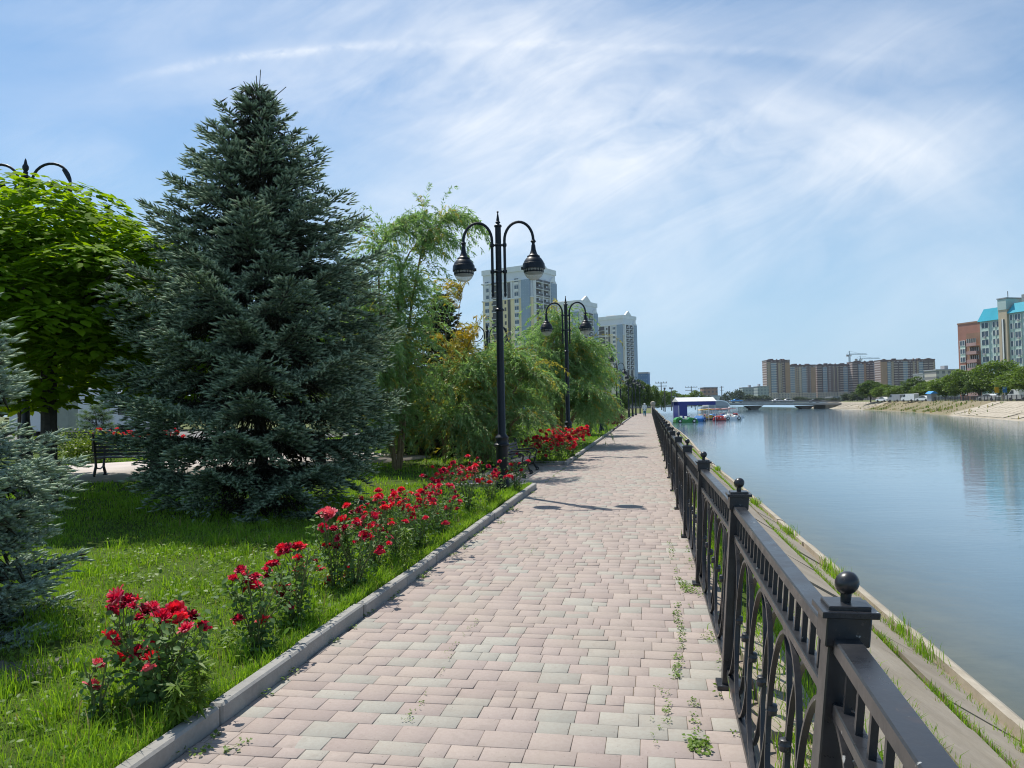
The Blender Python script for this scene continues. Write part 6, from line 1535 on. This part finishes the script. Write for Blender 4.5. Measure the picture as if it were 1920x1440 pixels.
m = MB(); m.box(((L1+L2)/2, 6, Ht-2), (L2-L1+.1, 14.9, 3.6)); m.build('stair_head', M['tealw'], t, 0); m = MB(); m.box(((L1+L2)/2, 6, Ht+.1), (L2-L1+.5, 15.2, .35)); m.build('stair_roof', M['p_grey'], t, 0)
m = MB()
for f in (.42, .64): m.box((L1+(L2-L1)*f, -1.36, (Ht-7)/2), (.42, .1, Ht-7), mi=0)
m.box((L1+(L2-L1)*.53, -1.42, (Ht-7)/2), (.5, .3, Ht-7), mi=1); m.build('window_strip', [M['pane_dark'], M['trimw']], t, 0)
m = MB(); m.box(((L2+L3)/2, 6.5, He2/2), (L3-L2, 14, He2)); m.build('wall', M['tealw'], t, 0)
m = MB(); m.prism([(L2-.3, He2), (L3, He2), (L3-1.4, Hr2), (L2+1.6, Hr2)], -1.2, 8); mo = m.build('mansard_roof', M['tealroof'], t, 0)
for v in mo.data.vertices:
    if v.co.z > He2+1 and v.co.y < 0: v.co.y += 1.6
m = MB(); m.box((L2+8, 7, Ht-1.5), (12, 8, 5)); m.build('roof_house', M['stone'], t, 0)
z = He-3.0; i = 0
while z > 2:
    for (x0, wd, big) in ((L1*.28, L1*.34, 1), (L1*.72, L1*.12, 0), (L1*.90, L1*.11, 0), (L2+1.2, 1.0, 0), (L2+3.6, 2.2, 1), (L2+6.4, 1.0, 0), (L2+9, 2.2, 1), (L2+12, 1, 0), (L2+15, 2.2, 1)):
        zz = z+(He2-He if x0 > L1 else 0)
        m = MB(); m.box((x0, -.62, zz+1.5), (wd, .3, 1.75), mi=0)
        for k in range(3 if big else 2): m.box((x0-wd/2+wd*k/(2 if big else 1), -.70, zz+1.5), (.12, .3, 1.85), mi=1)
        m.build('window', [M['pane'], M['trimw']], t, 0)
        m = MB(); m.box((x0, -.58, zz+.05), (wd, .28, 1.1)); m.build('spandrel', M['mint'], t, 0)
    for (x0, c) in ((L1*.22+.4*(i % 3), i % 2), (L2+3.9, (i+1) % 2)):
        if c: m = MB(); m.box((x0, -1.0, z+.3+(He2-He if x0 > L1 else 0)), (.8, .35, .6), bev=.03); m.build('air_conditioner', M['p_grey'], t)
    z -= 2.95; i += 1
for x, h, zb in ((L1-1.2, 2.4, Hr), ((L1+L2)/2+.3, 2.6, Ht)):
    m = MB(); m.tube([(x, 1, zb-.1), (x, 1, zb+h)], .12, 6); m.build('chimney', M['bark_dark'], t)

# cranes, utility poles
M['crane'] = plain('crane_blue_grey', (.16, .25, .30), .6)
def crane(label, px, top, Y, j0, j1, jy):
    p = at(px, 740, Y); root = thing('tower_crane', label, 'crane', (p.x, p.y, 0), 0, 'tower cranes over the brown blocks'); zt_ = at(px, top, Y).z; zj = at(px, jy, Y).z; a = at(j0, jy, Y).x-p.x; b = at(j1, jy, Y).x-p.x
    m = MB()
    for x in (-.8, .8):
        for y in (-.8, .8): m.bar((x, y, 0), (x, y, zj), .35, .35)
    z = 0; k = 1
    while z < zj-2: m.bar((-.8*k, -.8, z), (.8*k, -.8, z+2.2), .22, .22); m.bar((-.8*k, .8, z), (.8*k, .8, z+2.2), .22, .22); z += 2.2; k = -k
    m.build('mast', M['crane'], root, 0)
    m = MB(); m.bar((a, -.6, zj), (b, -.6, zj), .35, .35); m.bar((a, .6, zj), (b, .6, zj), .35, .35); m.bar((0, 0, zj+1.3), (b*.96, 0, zj+1.2), .3, .3); m.bar((0, 0, zt_), (b*.6, 0, zj+1.2), .18, .18); m.bar((0, 0, zt_), (a, 0, zj), .18, .18); m.bar((0, 0, zj), (0, 0, zt_), .7, .7)
    x = 0
    while x < b-2: m.bar((x, -.6, zj), (x+1.2, 0, zj+1.25), .2, .2); m.bar((x+1.2, 0, zj+1.25), (x+2.4, .6, zj), .2, .2); x += 2.4
    m.build('jib', M['crane'], root, 0)
    m = MB(); m.box((a+1.6, 0, zj-1.2), (3.2, 2, 2.6)); m.build('counterweight', M['stone'], root, 0)
    m = MB(); m.box((1.4, -1.2, zj-1.4), (1.6, 1.6, 2)); m.build('cab', M['p_white'], root, 0)
crane('upper tower crane over the brown blocks, its jib reaching right', 1595, 658, 1060, 1587, 1626, 665)
crane('lower tower crane over the brown blocks, right of the upper one', 1615, 667, 1080, 1603, 1650, 673)
M['wood'] = plain('grey_pole_wood', (.16, .14, .12), .9)
for px, top, Y, w_, lb in ((1239.5, 716, 190, 1.5, 'tall utility pole with cross-arms above the left bank trees'), (1258.5, 727, 165, .5, 'utility pole right of the tall cross-armed one'), (1296, 724, 260, 1.6, 'utility pole with cross-arm over the boat tent'), (1318, 727, 330, 1.3, 'distant utility pole beside the brick building'), (1353, 724, 400, .5, 'thin mast between the brick building and the grey-green blocks'), (1246, 728, 150, .2, 'dark lamp-like pole left of the boat tent')):
    p = at(px, top, Y); t = thing('utility_pole', lb, 'utility pole', (p.x, p.y, 0), 0, 'utility poles on the left bank'); m = MB(); m.tube([(0, 0, 0), (0, 0, p.z)], [.16*Y/200, .10*Y/200], 6); m.build('pole', M['wood'], t)
    m = MB()
    for dz in (.3, 1.1): m.box((0, 0, p.z-dz*Y/200), (w_*2*Y/200, .12, .14)); 
    for s in (-1, -.5, .5, 1): m.box((s*w_*.9*Y/200, 0, p.z-.3*Y/200+.2), (.12, .12, .3))
    m.build('cross_arm', M['wood'], t, 0)

# ------------------------------------------------------------------ beyond the inner promenade
M['cladding'] = plain('white_cladding', (.66, .67, .70), .5, .05, .4)
p = at(128, 795, 44); t = thing('truck', 'white box truck parked behind the rose beds, seen under the catalpa', 'truck', (p.x, 44, .15), .12)
m = MB(); m.box((0, 0, 1.75), (5.2, 2.3, 2.4), bev=.05); m.build('cargo_box', M['cladding'], t); m = MB(); m.prism([(2.65, .5), (4.4, .5), (4.45, 1.3), (4.0, 2.3), (2.65, 2.4)], -1.1, 1.1); m.build('cab', M['cladding'], t, 30)
m = MB(); m.prism([(3.1, 1.4), (4.2, 1.4), (3.85, 2.15), (3.1, 2.15)], -1.12, 1.12); m.build('window', M['glass_dark'], t, 0)
for x in (-1.6, 3.4):
    for s in (-1, 1): m = MB(); m.prism([(x+.42*math.cos(a), .42+.42*math.sin(a)) for a in [2*pi*i/14 for i in range(14)]], s*.8, s*1.12); m.build('wheel', M['tyre'], t, 40)
for px, w_, lb in ((103, .55, 'grey concrete column left of the white truck, seen under the catalpa'), (122, .8, 'wider grey concrete column before the white truck, seen under the catalpa')):
    p = at(px, 795, 36); t = thing('column', lb, 'column', (p.x, 36, .1)); m = MB(); m.box((0, 0, 1.8), (w_, w_, 3.6), bev=.03); m.build('shaft', M['stone'], t); m = MB(); m.box((0, 0, 3.7), (w_*1.5, w_*1.5, .25), bev=.03); m.build('capital', M['stone'], t)
for px, Y, c, lb in ((235, 47, 'white', 'white car on the street behind the spruce boughs'), (262, 48, 'grey', 'grey car on the street right of the white one, behind the boughs')):
    p = at(px, 800, Y); car(lb, (p.x, Y, .15), .15, c, 'sedan', 'cars on the street behind the park')
def bush(label, px, py, Y, w_, h, mat, seed, n=1600, lsz=.08, name='bush', cat='bush', base=.1):
    p = at(px, py, Y); r = broad_proto(name, seed, h, w_/2, n, lsz, mat, True, .02, 14, 'cane', .012); r.location = (p.x, Y, base); tag(r, label, cat); return r
bush('low golden green hedge shrub left of the scrolled bench, across the promenade', 165, 830, 25.5, 3.0, .95, 'hedge', 201)
bush('bright lime low shrub between the two background benches', 172, 850, 24.6, 1.6, .7, 'hedge', 202)
bush('yellow-green hedge behind the slatted bench', 105, 830, 26.2, 3.2, .95, 'hedge', 203)
bush('dark purple-leafed shrub at the foot of the farthest willow', 1147, 800, 47, 1.7, 1.1, 'purple', 204, 900, .1, 'shrub', 'shrub')
pp = at(180, 785, 30); spruce('young_pine', 'small feathery pale pine sapling behind the bench, across the promenade', (pp.x, 30, .1), 2.1, .9, 61, 'pine', whorl=.3, per=7, sec=.2, sh=.12, needles=12, nl=.10, nw=.006, rad=.008, tips=False, mats=[M['weed'], M['spruce_pale']], newfrac=.5, prof=([0, .3, .7, 1], [.9, 1, .7, .1]))
for i, (px, Y, w_, h, mt, lb) in enumerate(((-260, 62, 30, 9, 'tree_dark', 'big dark tree beyond the street at far left'), (110, 78, 26, 6, 'tree', 'spreading tree beyond the street behind the catalpas'), (330, 72, 26, 6.5, 'tree_dark', 'dark tree beyond the street behind the blue spruce'), (560, 60, 20, 6, 'tree', 'tree beyond the park behind the willows'), (700, 52, 12, 5, 'tree_dark', 'dark tree deep behind the tallest willow'), (960, 75, 14, 6.5, 'tree', 'tree far behind the low drooping willow'))):
    p = at(px, 770, Y); k = i % 3; q = copy_tree(protos[k]); q.location = (p.x, Y, 0); q.scale = (w_/8/1.6, w_/8/1.6, h/9); q.rotation_euler = (0, 0, i*1.1); q['label'] = lb; q['group'] = 'trees beyond the park'; q['category'] = 'tree'

# ------------------------------------------------------------------ the air
def haze(d):
    m = MB(); m.box((0, 0, 0), (2, 2, 2)); mat = bpy.data.materials.new('haze_air'); mat.use_nodes = True; N = mat.node_tree.nodes; N.clear(); out = N.new('ShaderNodeOutputMaterial'); v = N.new('ShaderNodeVolumePrincipled')
    v.inputs['Density'].default_value = d; v.inputs['Color'].default_value = (.72, .84, 1, 1); v.inputs['Anisotropy'].default_value = .2
    mat.node_tree.links.new(v.outputs[0], out.inputs['Volume']); o = m.build('haze', mat, None, 0); o.scale = (2800, 2200, 44); o.location = (0, 1950, 40); tag(o, 'thin bluish summer haze over the river and town', 'haze', kind='stuff')
haze(.00007)
